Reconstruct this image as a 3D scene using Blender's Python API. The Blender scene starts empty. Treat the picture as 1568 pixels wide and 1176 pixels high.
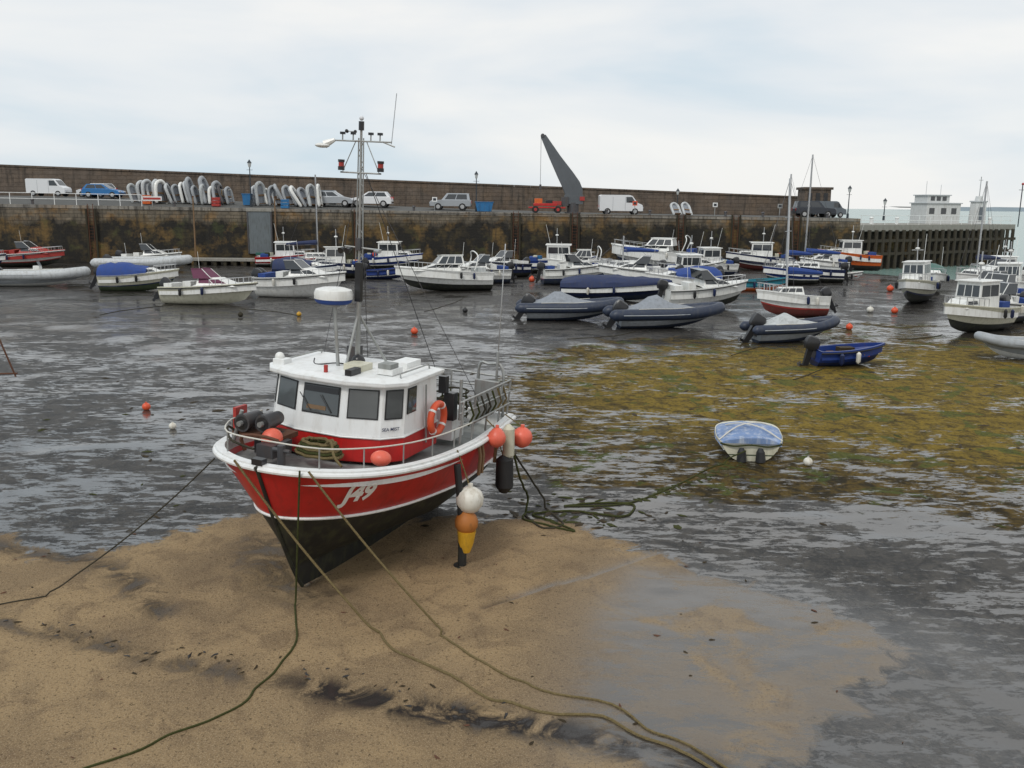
import bpy, math, random, bmesh
import numpy as np
from mathutils import Vector, Matrix, noise
from mathutils.bvhtree import BVHTree
random.seed(7)
R=math.radians
scene=bpy.context.scene
COL=scene.collection

# ------------------------------------------------------------------ materials
MATS={}
def mat(name,col,rough=.5,metal=0.0,var=.18,scale=6.0,bump=.0,grime=0.0,gcol=(.07,.06,.04),spec=.5):
    if name in MATS: return MATS[name]
    m=bpy.data.materials.new(name); m.use_nodes=True
    nt=m.node_tree; N=nt.nodes; K=nt.links; b=N['Principled BSDF']
    b.inputs['Roughness'].default_value=rough; b.inputs['Metallic'].default_value=metal
    b.inputs['Specular IOR Level'].default_value=spec
    tc=N.new('ShaderNodeTexCoord')
    no=N.new('ShaderNodeTexNoise'); no.inputs['Scale'].default_value=scale; no.inputs['Detail'].default_value=4
    K.new(tc.outputs['Object'],no.inputs['Vector'])
    mx=N.new('ShaderNodeMix'); mx.data_type='RGBA'
    mx.inputs[6].default_value=(*[c*(1-var) for c in col],1); mx.inputs[7].default_value=(*[min(1,c*(1+var)) for c in col],1)
    K.new(no.outputs['Fac'],mx.inputs[0]); out=mx.outputs[2]
    if grime>0:
        mp=N.new('ShaderNodeMapping'); mp.inputs['Scale'].default_value=(5,5,1.2)
        n2=N.new('ShaderNodeTexNoise'); n2.inputs['Scale'].default_value=1.3; n2.inputs['Detail'].default_value=6; n2.inputs['Roughness'].default_value=.65
        K.new(tc.outputs['Object'],mp.inputs['Vector']); K.new(mp.outputs[0],n2.inputs['Vector'])
        mr=N.new('ShaderNodeMapRange'); mr.inputs[1].default_value=.48; mr.inputs[2].default_value=.72; mr.inputs[4].default_value=grime
        K.new(n2.outputs['Fac'],mr.inputs[0])
        m2=N.new('ShaderNodeMix'); m2.data_type='RGBA'; m2.inputs[7].default_value=(*gcol,1)
        K.new(mr.outputs[0],m2.inputs[0]); K.new(out,m2.inputs[6]); out=m2.outputs[2]
    K.new(out,b.inputs['Base Color'])
    if bump>0:
        bp=N.new('ShaderNodeBump'); bp.inputs['Strength'].default_value=bump; bp.inputs['Distance'].default_value=.02
        K.new(no.outputs['Fac'],bp.inputs['Height']); K.new(bp.outputs[0],b.inputs['Normal'])
    MATS[name]=m; return m

mat('white_gel',(.76,.76,.73),.32,grime=.34,gcol=(.3,.27,.2),var=.06)
mat('cream_gel',(.60,.58,.46),.4,grime=.4,gcol=(.22,.2,.11),var=.08)
mat('white_paint',(.77,.78,.77),.42,grime=.30,gcol=(.33,.27,.19),var=.06,scale=3)
mat('red_paint',(.47,.016,.014),.36,grime=.45,gcol=(.15,.018,.014),var=.2,scale=4)
mat('red_dull',(.38,.035,.028),.5,grime=.35)
mat('orange_paint',(.62,.12,.02),.45,grime=.35)
mat('blue_paint',(.013,.042,.21),.35,grime=.28)
mat('navy_paint',(.012,.022,.075),.3,grime=.25)
mat('teal_paint',(.02,.20,.27),.4,grime=.3)
mat('green_paint',(.02,.11,.085),.5,grime=.3)
mat('antifoul_black',(.016,.017,.016),.55,grime=.9,gcol=(.055,.06,.03),var=.5,scale=5,bump=.4)
mat('antifoul_green',(.05,.07,.035),.8,grime=.6,gcol=(.10,.11,.05),var=.5)
mat('antifoul_red',(.13,.025,.02),.8,grime=.5)
mat('antifoul_navy',(.02,.03,.06),.8,grime=.5,gcol=(.08,.08,.04))
mat('glass',(.03,.035,.04),.06,var=.3,spec=.8)
mat('glass_wheelhouse',(.05,.055,.055),.05,var=.6,scale=2.2,spec=1.0)
mat('black_rubber',(.015,.015,.016),.55,var=.3)
mat('black_plastic',(.018,.018,.02),.3,var=.2)
mat('grey_tube',(.33,.35,.37),.5,grime=.4,gcol=(.15,.14,.1))
mat('pale_tube',(.50,.52,.53),.5,grime=.55,gcol=(.2,.19,.15))
mat('navy_tube',(.02,.03,.058),.45,grime=.35,gcol=(.1,.1,.09))
mat('canvas_grey',(.25,.27,.3),.85,grime=.35,bump=.3)
mat('canvas_pale',(.46,.48,.48),.85,grime=.4,bump=.3)
mat('canvas_blue',(.018,.055,.23),.8,grime=.25,bump=.3)
mat('canvas_navy',(.02,.032,.09),.8,grime=.3,bump=.3)
mat('canvas_iceblue',(.16,.24,.42),.7,grime=.8,gcol=(.54,.57,.60),bump=.4,var=.4,scale=3)
mat('canvas_purple',(.13,.03,.07),.7)
mat('galv',(.36,.37,.36),.45,.6,grime=.5,gcol=(.16,.09,.05))
mat('steel_dark',(.09,.09,.095),.5,.5,grime=.4,gcol=(.12,.06,.03))
mat('alu',(.5,.5,.5),.35,.8)
mat('rust',(.10,.04,.02),.85,var=.5,scale=15,bump=.3)
mat('rope_tan',(.15,.115,.055),.95,var=.6,scale=38,bump=.8,spec=.2)
mat('rope_green',(.045,.05,.016),.95,var=.5,scale=20,bump=.6,spec=.2)
mat('rope_dark',(.045,.04,.028),.95,var=.5,scale=20,bump=.4,spec=.2)
mat('rope_white',(.6,.58,.52),.8,var=.2,scale=30)
mat('buoy_orange',(.68,.09,.03),.42,grime=.35,gcol=(.28,.06,.03))
mat('buoy_coral',(.76,.14,.085),.42,grime=.35,gcol=(.36,.07,.045))
mat('buoy_white',(.70,.68,.61),.45,grime=.7,gcol=(.28,.20,.11))
mat('buoy_ochre',(.40,.14,.025),.6,grime=.85,gcol=(.06,.05,.02))
mat('yellow',(.60,.33,.02),.5,grime=.65)
mat('deck_grey',(.26,.27,.26),.7,grime=.4)
mat('wood',(.20,.12,.06),.6,grime=.3,var=.3)
mat('crane_grey',(.095,.105,.115),.45,grime=.3,gcol=(.07,.065,.06),var=.15,scale=1)
mat('car_white',(.72,.73,.74),.25,var=.02); mat('car_silver',(.38,.4,.42),.3,.5,var=.03)
mat('car_blue',(.02,.15,.38),.25,var=.03); mat('car_dark',(.03,.035,.045),.25,var=.05)
mat('car_grey',(.14,.16,.18),.3,.3,var=.05)
mat('tyre',(.02,.02,.02),.85); mat('tail_red',(.45,.01,.01),.3); mat('headlamp',(.7,.72,.75),.15)
mat('lamp_iron',(.02,.03,.04),.5,grime=.2); mat('lamp_glass',(.6,.62,.6),.2)
mat('skip_blue',(.02,.15,.35),.5,grime=.3)
mat('concrete',(.28,.27,.24),.85,grime=.6,gcol=(.12,.11,.08),var=.2,scale=2,bump=.4)
mat('panel_grey',(.13,.15,.16),.7,grime=.6,gcol=(.07,.07,.055),var=.2,scale=1)
mat('render_white',(.60,.61,.60),.7,grime=.5,gcol=(.3,.28,.24),var=.06)
mat('roof_pale',(.5,.52,.53),.6)
mat('tarmac',(.085,.085,.08),.9,var=.25,scale=1,grime=.3)
mat('plate_text',(.82,.82,.81),.5,var=.02)
mat('weed_clump',(.035,.024,.010),.7,var=.6,scale=9,spec=.25)
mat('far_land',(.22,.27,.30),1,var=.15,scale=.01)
mat('pile_timber',(.040,.034,.024),.85,grime=.6,gcol=(.08,.065,.03),var=.4,scale=2,bump=.4)

# ------------------------------------------------------------------ mesh builder
class MB:
    def __init__(s): s.v=[];s.f=[];s.m=[];s.names=[]
    def mi(s,n):
        if n not in s.names: s.names.append(n)
        return s.names.index(n)
    def add(s,vs,fs,m):
        o=len(s.v); s.v+= [tuple(p) for p in vs]
        i=s.mi(m)
        for f in fs: s.f.append(tuple(o+k for k in f)); s.m.append(i)
    def box(s,c,d,m,rz=0,ry=0,rx=0,taper=1.0):
        M=Matrix.Rotation(rz,3,'Z')@Matrix.Rotation(ry,3,'Y')@Matrix.Rotation(rx,3,'X')
        vs=[]
        for z in(-.5,.5):
            k=taper if z>0 else 1
            for x,y in((-.5,-.5),(.5,-.5),(.5,.5),(-.5,.5)):
                vs.append(Vector(c)+M@Vector((x*d[0]*k,y*d[1]*k,z*d[2])))
        s.add(vs,[(0,3,2,1),(4,5,6,7),(0,1,5,4),(1,2,6,5),(2,3,7,6),(3,0,4,7)],m)
    def prism(s,bot,top,m,mtop=None):
        n=len(bot); s.add(list(bot)+list(top),[(i,(i+1)%n,n+(i+1)%n,n+i) for i in range(n)]+[tuple(range(n-1,-1,-1))],m)
        s.add(list(top),[tuple(range(n))],mtop or m)
    def tube(s,pts,r,m,n=8,closed=False,rads=None,flat=1.0):
        pts=[Vector(p) for p in pts]; L=len(pts); vs=[];fs=[]
        prev=None
        for i,p in enumerate(pts):
            if closed: d=pts[(i+1)%L]-pts[i-1]
            else: d=pts[min(i+1,L-1)]-pts[max(i-1,0)]
            if d.length<1e-9: d=Vector((0,0,1))
            d.normalize()
            if prev is None:
                a=Vector((0,0,1)) if abs(d.z)<.9 else Vector((1,0,0))
                u=d.cross(a).normalized()
            else:
                u=(prev-d*prev.dot(d)); 
                u=u.normalized() if u.length>1e-6 else d.orthogonal().normalized()
            prev=u; w=d.cross(u)
            rr=rads[i] if rads else r
            for k in range(n):
                t=2*math.pi*k/n; vs.append(p+u*math.cos(t)*rr+w*math.sin(t)*rr*flat)
        segs=L if closed else L-1
        for i in range(segs):
            j=(i+1)%L
            for k in range(n):
                k2=(k+1)%n; fs.append((i*n+k,j*n+k,j*n+k2,i*n+k2))
        if not closed:
            fs.append(tuple(range(n))); fs.append(tuple(range((L-1)*n+n-1,(L-1)*n-1,-1)))
        s.add(vs,fs,m)
    def cyl(s,a,b,r0,m,r1=None,n=10): s.tube([a,b],r0,m,n=n,rads=[r0,r0 if r1 is None else r1])
    def ball(s,c,r,m,n=12,sc=(1,1,1)):
        vs=[];fs=[];h=max(6,n//2+2)
        for i in range(h+1):
            ph=-math.pi/2+math.pi*i/h
            for k in range(n):
                t=2*math.pi*k/n
                vs.append((c[0]+r*sc[0]*math.cos(ph)*math.cos(t),c[1]+r*sc[1]*math.cos(ph)*math.sin(t),c[2]+r*sc[2]*math.sin(ph)))
        for i in range(h):
            for k in range(n):
                k2=(k+1)%n; fs.append((i*n+k,i*n+k2,(i+1)*n+k2,(i+1)*n+k))
        s.add(vs,fs,m)
    def panel(s,q,u0,u1,v0,v1,off,m,frame=None,fw=.04):
        a,b,c,d=[Vector(p) for p in q]
        nrm=(b-a).cross(d-a).normalized()
        def P(u,v): return (a*(1-u)+b*u)*(1-v)+(d*(1-u)+c*u)*v
        def slab(u0,u1,v0,v1,o,mm):
            base=[P(u0,v0),P(u1,v0),P(u1,v1),P(u0,v1)]
            s.prism([p-nrm*.01 for p in base],[p+nrm*o for p in base],mm)
        if frame:
            W=((b-a).length or 1);H=((d-a).length or 1)
            slab(u0-fw/W,u1+fw/W,v0-fw/H,v1+fw/H,off*.6,frame)
        slab(u0,u1,v0,v1,off,m)
    def obj(s,name,parent=None,smooth=True,bevel=0,angle=35,loc=None):
        me=bpy.data.meshes.new(name); me.from_pydata(s.v,[],s.f)
        for n in s.names: me.materials.append(MATS[n])
        me.polygons.foreach_set('material_index',s.m)
        me.update()
        if smooth:
            me.shade_smooth(); me.set_sharp_from_angle(angle=R(angle))
        o=bpy.data.objects.new(name,me); COL.objects.link(o)
        if parent: o.parent=parent
        if loc: o.location=loc
        if bevel:
            b=o.modifiers.new('bevel','BEVEL'); b.width=bevel; b.segments=2; b.limit_method='ANGLE'; b.angle_limit=R(40)
        return o
def empty(name,loc=(0,0,0),rz=0,rx=0,ry=0):
    e=bpy.data.objects.new(name,None); COL.objects.link(e); e.empty_display_size=.3
    e.location=loc; e.rotation_euler=(rx,ry,rz); return e
def smooth_path(pts,k=8):
    pts=[Vector(p) for p in pts]; out=[]
    for i in range(len(pts)-1):
        p0=pts[max(i-1,0)];p1=pts[i];p2=pts[i+1];p3=pts[min(i+2,len(pts)-1)]
        for j in range(k):
            t=j/k
            out.append(.5*((2*p1)+(-p0+p2)*t+(2*p0-5*p1+4*p2-p3)*t*t+(-p0+3*p1-3*p2+p3)*t**3))
    out.append(pts[-1]); return out

# ------------------------------------------------------------------ camera
cam=bpy.data.cameras.new('camera'); co=bpy.data.objects.new('camera',cam); COL.objects.link(co)
cam.sensor_width=36; cam.lens=31.18; cam.clip_end=20000; cam.clip_start=.1
co.matrix_world=Matrix.Translation((0,0,6.0))@Matrix.Rotation(R(90-11.43),4,'X')@Matrix.Rotation(R(.62),4,'Z')
scene.camera=co

# ------------------------------------------------------------------ world + sun
w=bpy.data.worlds.new('World'); scene.world=w; w.use_nodes=True
nt=w.node_tree;N=nt.nodes;K=nt.links
for n in list(N): N.remove(n)
out=N.new('ShaderNodeOutputWorld')
sky=N.new('ShaderNodeTexSky'); sky.sky_type='NISHITA'; sky.sun_disc=False
sky.sun_elevation=R(48); sky.sun_rotation=R(250)
b1=N.new('ShaderNodeBackground'); b1.inputs[1].default_value=.10; K.new(sky.outputs[0],b1.inputs[0])
tc=N.new('ShaderNodeTexCoord'); mp=N.new('ShaderNodeMapping'); mp.inputs['Scale'].default_value=(1,1,4.2)
mp.inputs['Rotation'].default_value=(0,R(8),0); mp.inputs['Location'].default_value=(.35,.2,.1)
n1=N.new('ShaderNodeTexNoise'); n1.inputs['Scale'].default_value=1.9; n1.inputs['Detail'].default_value=5; n1.inputs['Roughness'].default_value=.5; n1.inputs['Distortion'].default_value=.3
K.new(tc.outputs['Generated'],mp.inputs[0]); K.new(mp.outputs[0],n1.inputs['Vector'])
sx=N.new('ShaderNodeSeparateXYZ'); K.new(tc.outputs['Generated'],sx.inputs[0])
ma=N.new('ShaderNodeMath'); ma.operation='MULTIPLY_ADD'; K.new(sx.outputs[0],ma.inputs[0]); ma.inputs[1].default_value=.18; K.new(n1.outputs['Fac'],ma.inputs[2])
cr=N.new('ShaderNodeValToRGB'); e=cr.color_ramp.elements
e[0].position=.33; e[0].color=(.61,.72,.80,1); e[1].position=.60; e[1].color=(.90,.90,.885,1)
x=cr.color_ramp.elements.new(.46); x.color=(.78,.82,.85,1)
K.new(ma.outputs[0],cr.inputs[0])
b2=N.new('ShaderNodeBackground'); b2.inputs[1].default_value=1.05; K.new(cr.outputs[0],b2.inputs[0])
ms=N.new('ShaderNodeMixShader'); ms.inputs[0].default_value=.92
K.new(b1.outputs[0],ms.inputs[1]); K.new(b2.outputs[0],ms.inputs[2]); K.new(ms.outputs[0],out.inputs[0])
sl=bpy.data.lights.new('sun','SUN'); sl.energy=1.3; sl.angle=R(12); sl.color=(1,.96,.9)
so=bpy.data.objects.new('sun',sl); COL.objects.link(so)
so.rotation_euler=(R(42),0,R(-30))
scene.view_settings.view_transform='Standard'; scene.view_settings.look='None'; scene.view_settings.exposure=0

# ------------------------------------------------------------------ ground
def lin(a,b,n): return list(np.linspace(a,b,n,endpoint=False))
xs=[-4000,-1500,-600,-300,-200,-150]+lin(-120,-50,35)+lin(-50,-14,70)+lin(-14,14,220)+lin(14,50,72)+lin(50,120,30)+[120,160,250,500,1500,4000]
ys=[-200,-60,-20,-5,0,3]+lin(5,22,160)+lin(22,60,110)+lin(60,130,80)+[130,150,200,400,1200,4000]
xs=np.array(xs);ys=np.array(ys)
GX,GY=np.meshgrid(xs,ys); px=GX.ravel();py=GY.ravel()
def sdpoly(P):
    P=np.array(P,float); n=len(P); d=np.full(px.shape,1e9); ins=np.zeros(px.shape,bool)
    for i in range(n):
        a=P[i];b=P[(i+1)%n]; ab=b-a
        t=np.clip(((px-a[0])*ab[0]+(py-a[1])*ab[1])/(ab@ab),0,1)
        d=np.minimum(d,np.hypot(px-a[0]-t*ab[0],py-a[1]-t*ab[1]))
        c=((a[1]>py)!=(b[1]>py)); 
        xi=a[0]+(py-a[1])*ab[0]/(ab[1] if ab[1]!=0 else 1e-9)
        ins^=(c&(px<xi))
    return np.where(ins,d,-d)
def dline(P):
    P=np.array(P,float); d=np.full(px.shape,1e9)
    for i in range(len(P)-1):
        a=P[i];b=P[i+1];ab=b-a; t=np.clip(((px-a[0])*ab[0]+(py-a[1])*ab[1])/(ab@ab),0,1)
        d=np.minimum(d,np.hypot(px-a[0]-t*ab[0],py-a[1]-t*ab[1]))
    return d
def sst(x,a,b):
    t=np.clip((x-a)/(b-a),0,1); return t*t*(3-2*t)
sand_poly=[(-60,20),(-14,16.6),(-9.4,15.2),(-7.4,14.2),(-6.8,14.6),(-5.4,16.3),(-3.5,16.8),(-1.5,16.4),(.3,16.3),(1.4,16.0),(2.2,14.8),(3.5,13.6),(4.9,12.4),(5.5,11.2),(4.6,10.2),(3.6,9.4),(2.8,8),(2,-100),(-60,-100)]
weed_poly=[(.3,19.0),(-.6,25),(-.4,30),(.8,36),(4,40),(12,42),(16,47),(30,47),(38,40),(40,22),(30,14.5),(12,15.6),(8,16.6),(5,17.4),(2.5,17.9)]
weedfar_poly=[(2.5,24),(1.5,30),(4,37),(13,38.5),(26,40),(36,28),(24,17.5),(14,18.5),(8,21.5)]
wet_poly=[(.8,6),(.6,9.6),(1.2,12.5),(2.0,14.2),(4.2,13.8),(7,11.8),(7,6)]
s_sand=sst(sdpoly(sand_poly),-.9,.9); s_weed=sst(sdpoly(weed_poly),-1.8,1.8); s_wf=sst(sdpoly(weedfar_poly),-3,3); s_wet=sst(sdpoly(wet_poly),-1.1,1.3)
d1=dline([(-7.6,11.9),(-5.95,11.3),(-4.1,10.6),(-2.2,10.1),(-.4,9.6),(1.2,8.9),(3,8.1)])
d1b=dline([(-2.4,10.05),(-.8,9.5),(.7,9.3),(2.2,8.6)])
d2=dline([(-9.6,15.0),(-8.2,14.4),(-7.0,14.0),(-6.2,13.4),(-5.2,12.2)])
d3=dline([(-3.1,12.9),(-4.2,14.2),(-4.4,15.4)])
dark=np.clip(.58*np.exp(-(d1/.20)**2)+.75*np.exp(-(d1b/.22)**2)+.7*np.exp(-(d2/.25)**2)+.5*np.exp(-(d3/.5)**2),0,1)
streak=np.exp(-(dline([(-.4,12.45),(.5,13.2),(1.3,13.65),(2.65,14.8)])/.05)**2)
z=np.zeros_like(px)
for i in range(len(px)):
    X=px[i];Y=py[i]
    if abs(X)<130 and Y<135 and Y>3:
        v=.03*noise.noise((X*.5,Y*.5,0))
        if Y<60: v+=.012*noise.noise((X*1.6,Y*1.9,3))
        if Y<24: v+=(.011*noise.noise((X*4.5,Y*5.5,7))+.005*noise.noise((X*11,Y*12,9)))*(.25+.75*s_sand[i])
        z[i]=v
z+=s_sand*.06*sst(18-py,0,6)
hull_d=dline([(-3.2,13.3),(-1.7,17.6)]); z-=.08*np.exp(-(hull_d/.75)**2)-.05*np.exp(-((hull_d-1.1)/.35)**2)
z-=dark*.02
z-=streak*.035
fall=sst((px-30)*.6+(py-78)*.5,4,22)*3.0; fall=np.maximum(fall,sst(py-100,0,8)*3); z-=fall
nx=len(xs);ny=len(ys); ZG=z.reshape(ny,nx)
def gh(x,y):
    i=int(np.clip(np.searchsorted(xs,x)-1,0,nx-2)); j=int(np.clip(np.searchsorted(ys,y)-1,0,ny-2))
    u=(x-xs[i])/(xs[i+1]-xs[i]); v=(y-ys[j])/(ys[j+1]-ys[j])
    return float((ZG[j,i]*(1-u)+ZG[j,i+1]*u)*(1-v)+(ZG[j+1,i]*(1-u)+ZG[j+1,i+1]*u)*v)
gme=bpy.data.meshes.new('ground'); me=gme
faces=[(j*nx+i,j*nx+i+1,(j+1)*nx+i+1,(j+1)*nx+i) for j in range(ny-1) for i in range(nx-1)]
me.from_pydata(list(zip(px.tolist(),py.tolist(),z.tolist())),[],faces); me.shade_smooth()
def attr(n,a):
    at=gme.attributes.new(n,'FLOAT','POINT'); at.data.foreach_set('value',a.astype(np.float32))
attr('sand',s_sand);attr('weed',s_weed);attr('weedfar',s_wf);attr('wet',s_wet);attr('dark',dark);attr('streak',streak)
g=bpy.data.objects.new('ground',me); COL.objects.link(g)
m=bpy.data.materials.new('foreshore'); m.use_nodes=True; nt=m.node_tree;N=nt.nodes;K=nt.links
bs=N['Principled BSDF']; mo=N['Material Output']
tc=N.new('ShaderNodeTexCoord')
def noi(scale,detail=4,rough=.55,dist=0,sc=(1,1,1),rot=0):
    mp=N.new('ShaderNodeMapping'); mp.inputs['Scale'].default_value=sc; mp.inputs['Rotation'].default_value=(0,0,rot)
    n=N.new('ShaderNodeTexNoise'); n.noise_dimensions='2D'; n.inputs['Scale'].default_value=scale;n.inputs['Detail'].default_value=detail;n.inputs['Roughness'].default_value=rough;n.inputs['Distortion'].default_value=dist
    K.new(tc.outputs['Object'],mp.inputs[0]);K.new(mp.outputs[0],n.inputs['Vector']); return n.outputs['Fac']
def at(n):
    a=N.new('ShaderNodeAttribute'); a.attribute_name=n; return a.outputs['Fac']
def mth(op,a,b=None,c=None,clamp=False):
    q=N.new('ShaderNodeMath'); q.operation=op; q.use_clamp=clamp
    for i,v in enumerate((a,b,c)):
        if v is None: continue
        if isinstance(v,(int,float)): q.inputs[i].default_value=v
        else: K.new(v,q.inputs[i])
    return q.outputs[0]
def rng(v,a,b,lo=0,hi=1):
    q=N.new('ShaderNodeMapRange'); q.interpolation_type='SMOOTHSTEP'
    K.new(v,q.inputs[0]); q.inputs[1].default_value=a;q.inputs[2].default_value=b;q.inputs[3].default_value=lo;q.inputs[4].default_value=hi; return q.outputs[0]
def mixc(f,a,b):
    q=N.new('ShaderNodeMix'); q.data_type='RGBA'
    if isinstance(f,(int,float)): q.inputs[0].default_value=f
    else: K.new(f,q.inputs[0])
    for i,v in ((6,a),(7,b)):
        if isinstance(v,tuple): q.inputs[i].default_value=(*v,1)
        else: K.new(v,q.inputs[i])
    return q.outputs[2]
A_s,A_w,A_wf,A_wet,A_d,A_st,A_p=at('sand'),at('weed'),at('weedfar'),at('wet'),at('dark'),at('streak'),at('shade_pool')
nb=noi(.55,5,.6,.4); nm=noi(1.7,6,.65,.5); nf=noi(9,5,.7); ngr=noi(55,3,.7); ng2=noi(26,3,.7)
nfilm=noi(2.9,9,.80,.25,(.50,1.45,1),R(10)); nfilm2=noi(.38,5,.6,.6,(.7,1.2,1))
S=rng(mth('ADD',A_s,mth('MULTIPLY',mth('SUBTRACT',nm,.5),1.4)),.36,.64)
W=rng(mth('ADD',A_w,mth('MULTIPLY',mth('SUBTRACT',nb,.5),1.8)),.36,.60)
sandc=mixc(rng(nb,.35,.65),(.32,.225,.122),(.225,.158,.09))
sandc=mixc(rng(nm,.48,.68,0,.65),sandc,(.155,.105,.062))
sandc=mixc(rng(ngr,.50,.72,0,.75),sandc,(.42,.33,.215))
sandc=mixc(rng(ng2,.54,.71,0,.7),sandc,(.10,.07,.042))
sandc=mixc(rng(noi(14,4,.7),.63,.69,0,.75),sandc,(.05,.034,.02))
wetf=mth('MULTIPLY',A_wet,rng(nb,.30,.50,.45,1))
sandc=mixc(mth('MULTIPLY',wetf,.85),sandc,(.13,.108,.085))
dk=mth('MULTIPLY',A_d,rng(nm,.34,.56,0,1.15),None,True)
sandc=mixc(dk,sandc,(.026,.022,.020))
mudc=mixc(rng(nm,.36,.62),(.014,.013,.012),(.045,.040,.034))
mudc=mixc(rng(nf,.5,.68,0,.7),mudc,(.075,.065,.052))
mudc=mixc(rng(noi(3.2,6,.7),.56,.64,0,.8),mudc,(.010,.009,.007))
wn=noi(2.0,6,.72,.4)
weedc=mixc(rng(wn,.38,.60),(.022,.017,.007),(.095,.062,.014))
weedc2=mixc(rng(wn,.32,.60),(.060,.042,.010),(.205,.140,.020))
weedc=mixc(A_wf,weedc,weedc2)
weedc=mixc(rng(noi(.8,4,.6,.5),.57,.65,0,.7),weedc,(.06,.085,.016))
weedc=mixc(rng(nf,.47,.68,0,.65),weedc,(.020,.014,.006))
base=mixc(W,mudc,weedc); base=mixc(S,base,sandc)
base=mixc(mth('MULTIPLY',A_p,.8),base,(.012,.011,.010))  # boats' shade and dark reflection put into the ground colour
K.new(base,bs.inputs['Base Color'])
notS=mth('SUBTRACT',1,S)
rg=mth('ADD',mth('MULTIPLY',S,.34),mth('ADD',.52,mth('MULTIPLY',W,.25)))
rg=mth('SUBTRACT',rg,mth('MULTIPLY',wetf,.55)); rg=mth('MINIMUM',mth('MAXIMUM',rg,.22),.9); K.new(rg,bs.inputs['Roughness'])
sp=mth('MULTIPLY',mth('SUBTRACT',1,mth('MULTIPLY',mth('MAXIMUM',W,S),.65)),.34); sp=mth('ADD',sp,mth('MULTIPLY',wetf,.4)); K.new(sp,bs.inputs['Specular IOR Level'])
hgt=mth('ADD',mth('MULTIPLY',nf,.55),mth('ADD',mth('MULTIPLY',ngr,.16),mth('ADD',mth('MULTIPLY',nm,.8),mth('MULTIPLY',ng2,.22))))
bp=N.new('ShaderNodeBump'); bp.inputs['Distance'].default_value=.06
K.new(mth('SUBTRACT',.8,mth('MULTIPLY',wetf,.6)),bp.inputs['Strength'])
K.new(hgt,bp.inputs['Height']); K.new(bp.outputs[0],bs.inputs['Normal'])
fb=N.new('ShaderNodeBsdfPrincipled'); fb.inputs['Base Color'].default_value=(.045,.041,.037,1); fb.inputs['Roughness'].default_value=.09; fb.inputs['IOR'].default_value=2.1
bp2=N.new('ShaderNodeBump'); bp2.inputs['Strength'].default_value=.12; bp2.inputs['Distance'].default_value=.02
K.new(nf,bp2.inputs['Height']); K.new(bp2.outputs[0],fb.inputs['Normal'])
fmix=mth('ADD',mth('MULTIPLY',nfilm,.62),mth('MULTIPLY',nfilm2,.38))
thr=mth('SUBTRACT',fmix,mth('MULTIPLY',W,mth('ADD',.0,mth('MULTIPLY',A_wf,.065))))
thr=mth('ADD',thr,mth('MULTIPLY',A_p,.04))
film_m=mth('MULTIPLY',rng(thr,.498,.522),notS)
film_s=mth('MULTIPLY',S,mth('MULTIPLY',rng(fmix,.47,.56),rng(wetf,.35,.85,0,.8)))
film=mth('MAXIMUM',film_m,film_s); film=mth('MAXIMUM',film,mth('MULTIPLY',A_st,.7))
film=mth('MAXIMUM',film,mth('MULTIPLY',dk,rng(nm,.52,.6,0,.25)))
mx=N.new('ShaderNodeMixShader'); K.new(film,mx.inputs[0]);K.new(bs.outputs[0],mx.inputs[1]);K.new(fb.outputs[0],mx.inputs[2]);K.new(mx.outputs[0],mo.inputs[0])
me.materials.append(m)

# ------------------------------------------------------------------ sea
m=bpy.data.materials.new('sea_water'); m.use_nodes=True; nt=m.node_tree;N=nt.nodes;K=nt.links
bs=N['Principled BSDF']; bs.inputs['Base Color'].default_value=(.20,.30,.27,1); bs.inputs['Roughness'].default_value=.22; bs.inputs['IOR'].default_value=1.33
tc=N.new('ShaderNodeTexCoord')
nn=N.new('ShaderNodeTexNoise'); nn.inputs['Scale'].default_value=.9; nn.inputs['Detail'].default_value=5; K.new(tc.outputs['Object'],nn.inputs['Vector'])
bp=N.new('ShaderNodeBump'); bp.inputs['Strength'].default_value=.4; bp.inputs['Distance'].default_value=.1; K.new(nn.outputs['Fac'],bp.inputs['Height']);K.new(bp.outputs[0],bs.inputs['Normal'])
MATS['sea_water']=m
b=MB(); b.add([(-9000,70,-.45),(9000,70,-.45),(9000,12000,-.45),(-9000,12000,-.45)],[(0,1,2,3)],'sea_water'); b.obj('sea',smooth=False)
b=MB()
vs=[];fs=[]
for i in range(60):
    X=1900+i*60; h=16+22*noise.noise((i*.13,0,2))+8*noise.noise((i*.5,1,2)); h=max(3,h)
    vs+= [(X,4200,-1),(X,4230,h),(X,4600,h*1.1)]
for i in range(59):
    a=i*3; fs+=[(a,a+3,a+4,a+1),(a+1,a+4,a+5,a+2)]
b.add(vs,fs,'far_land'); b.obj('distant_coast_hills')

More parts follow.
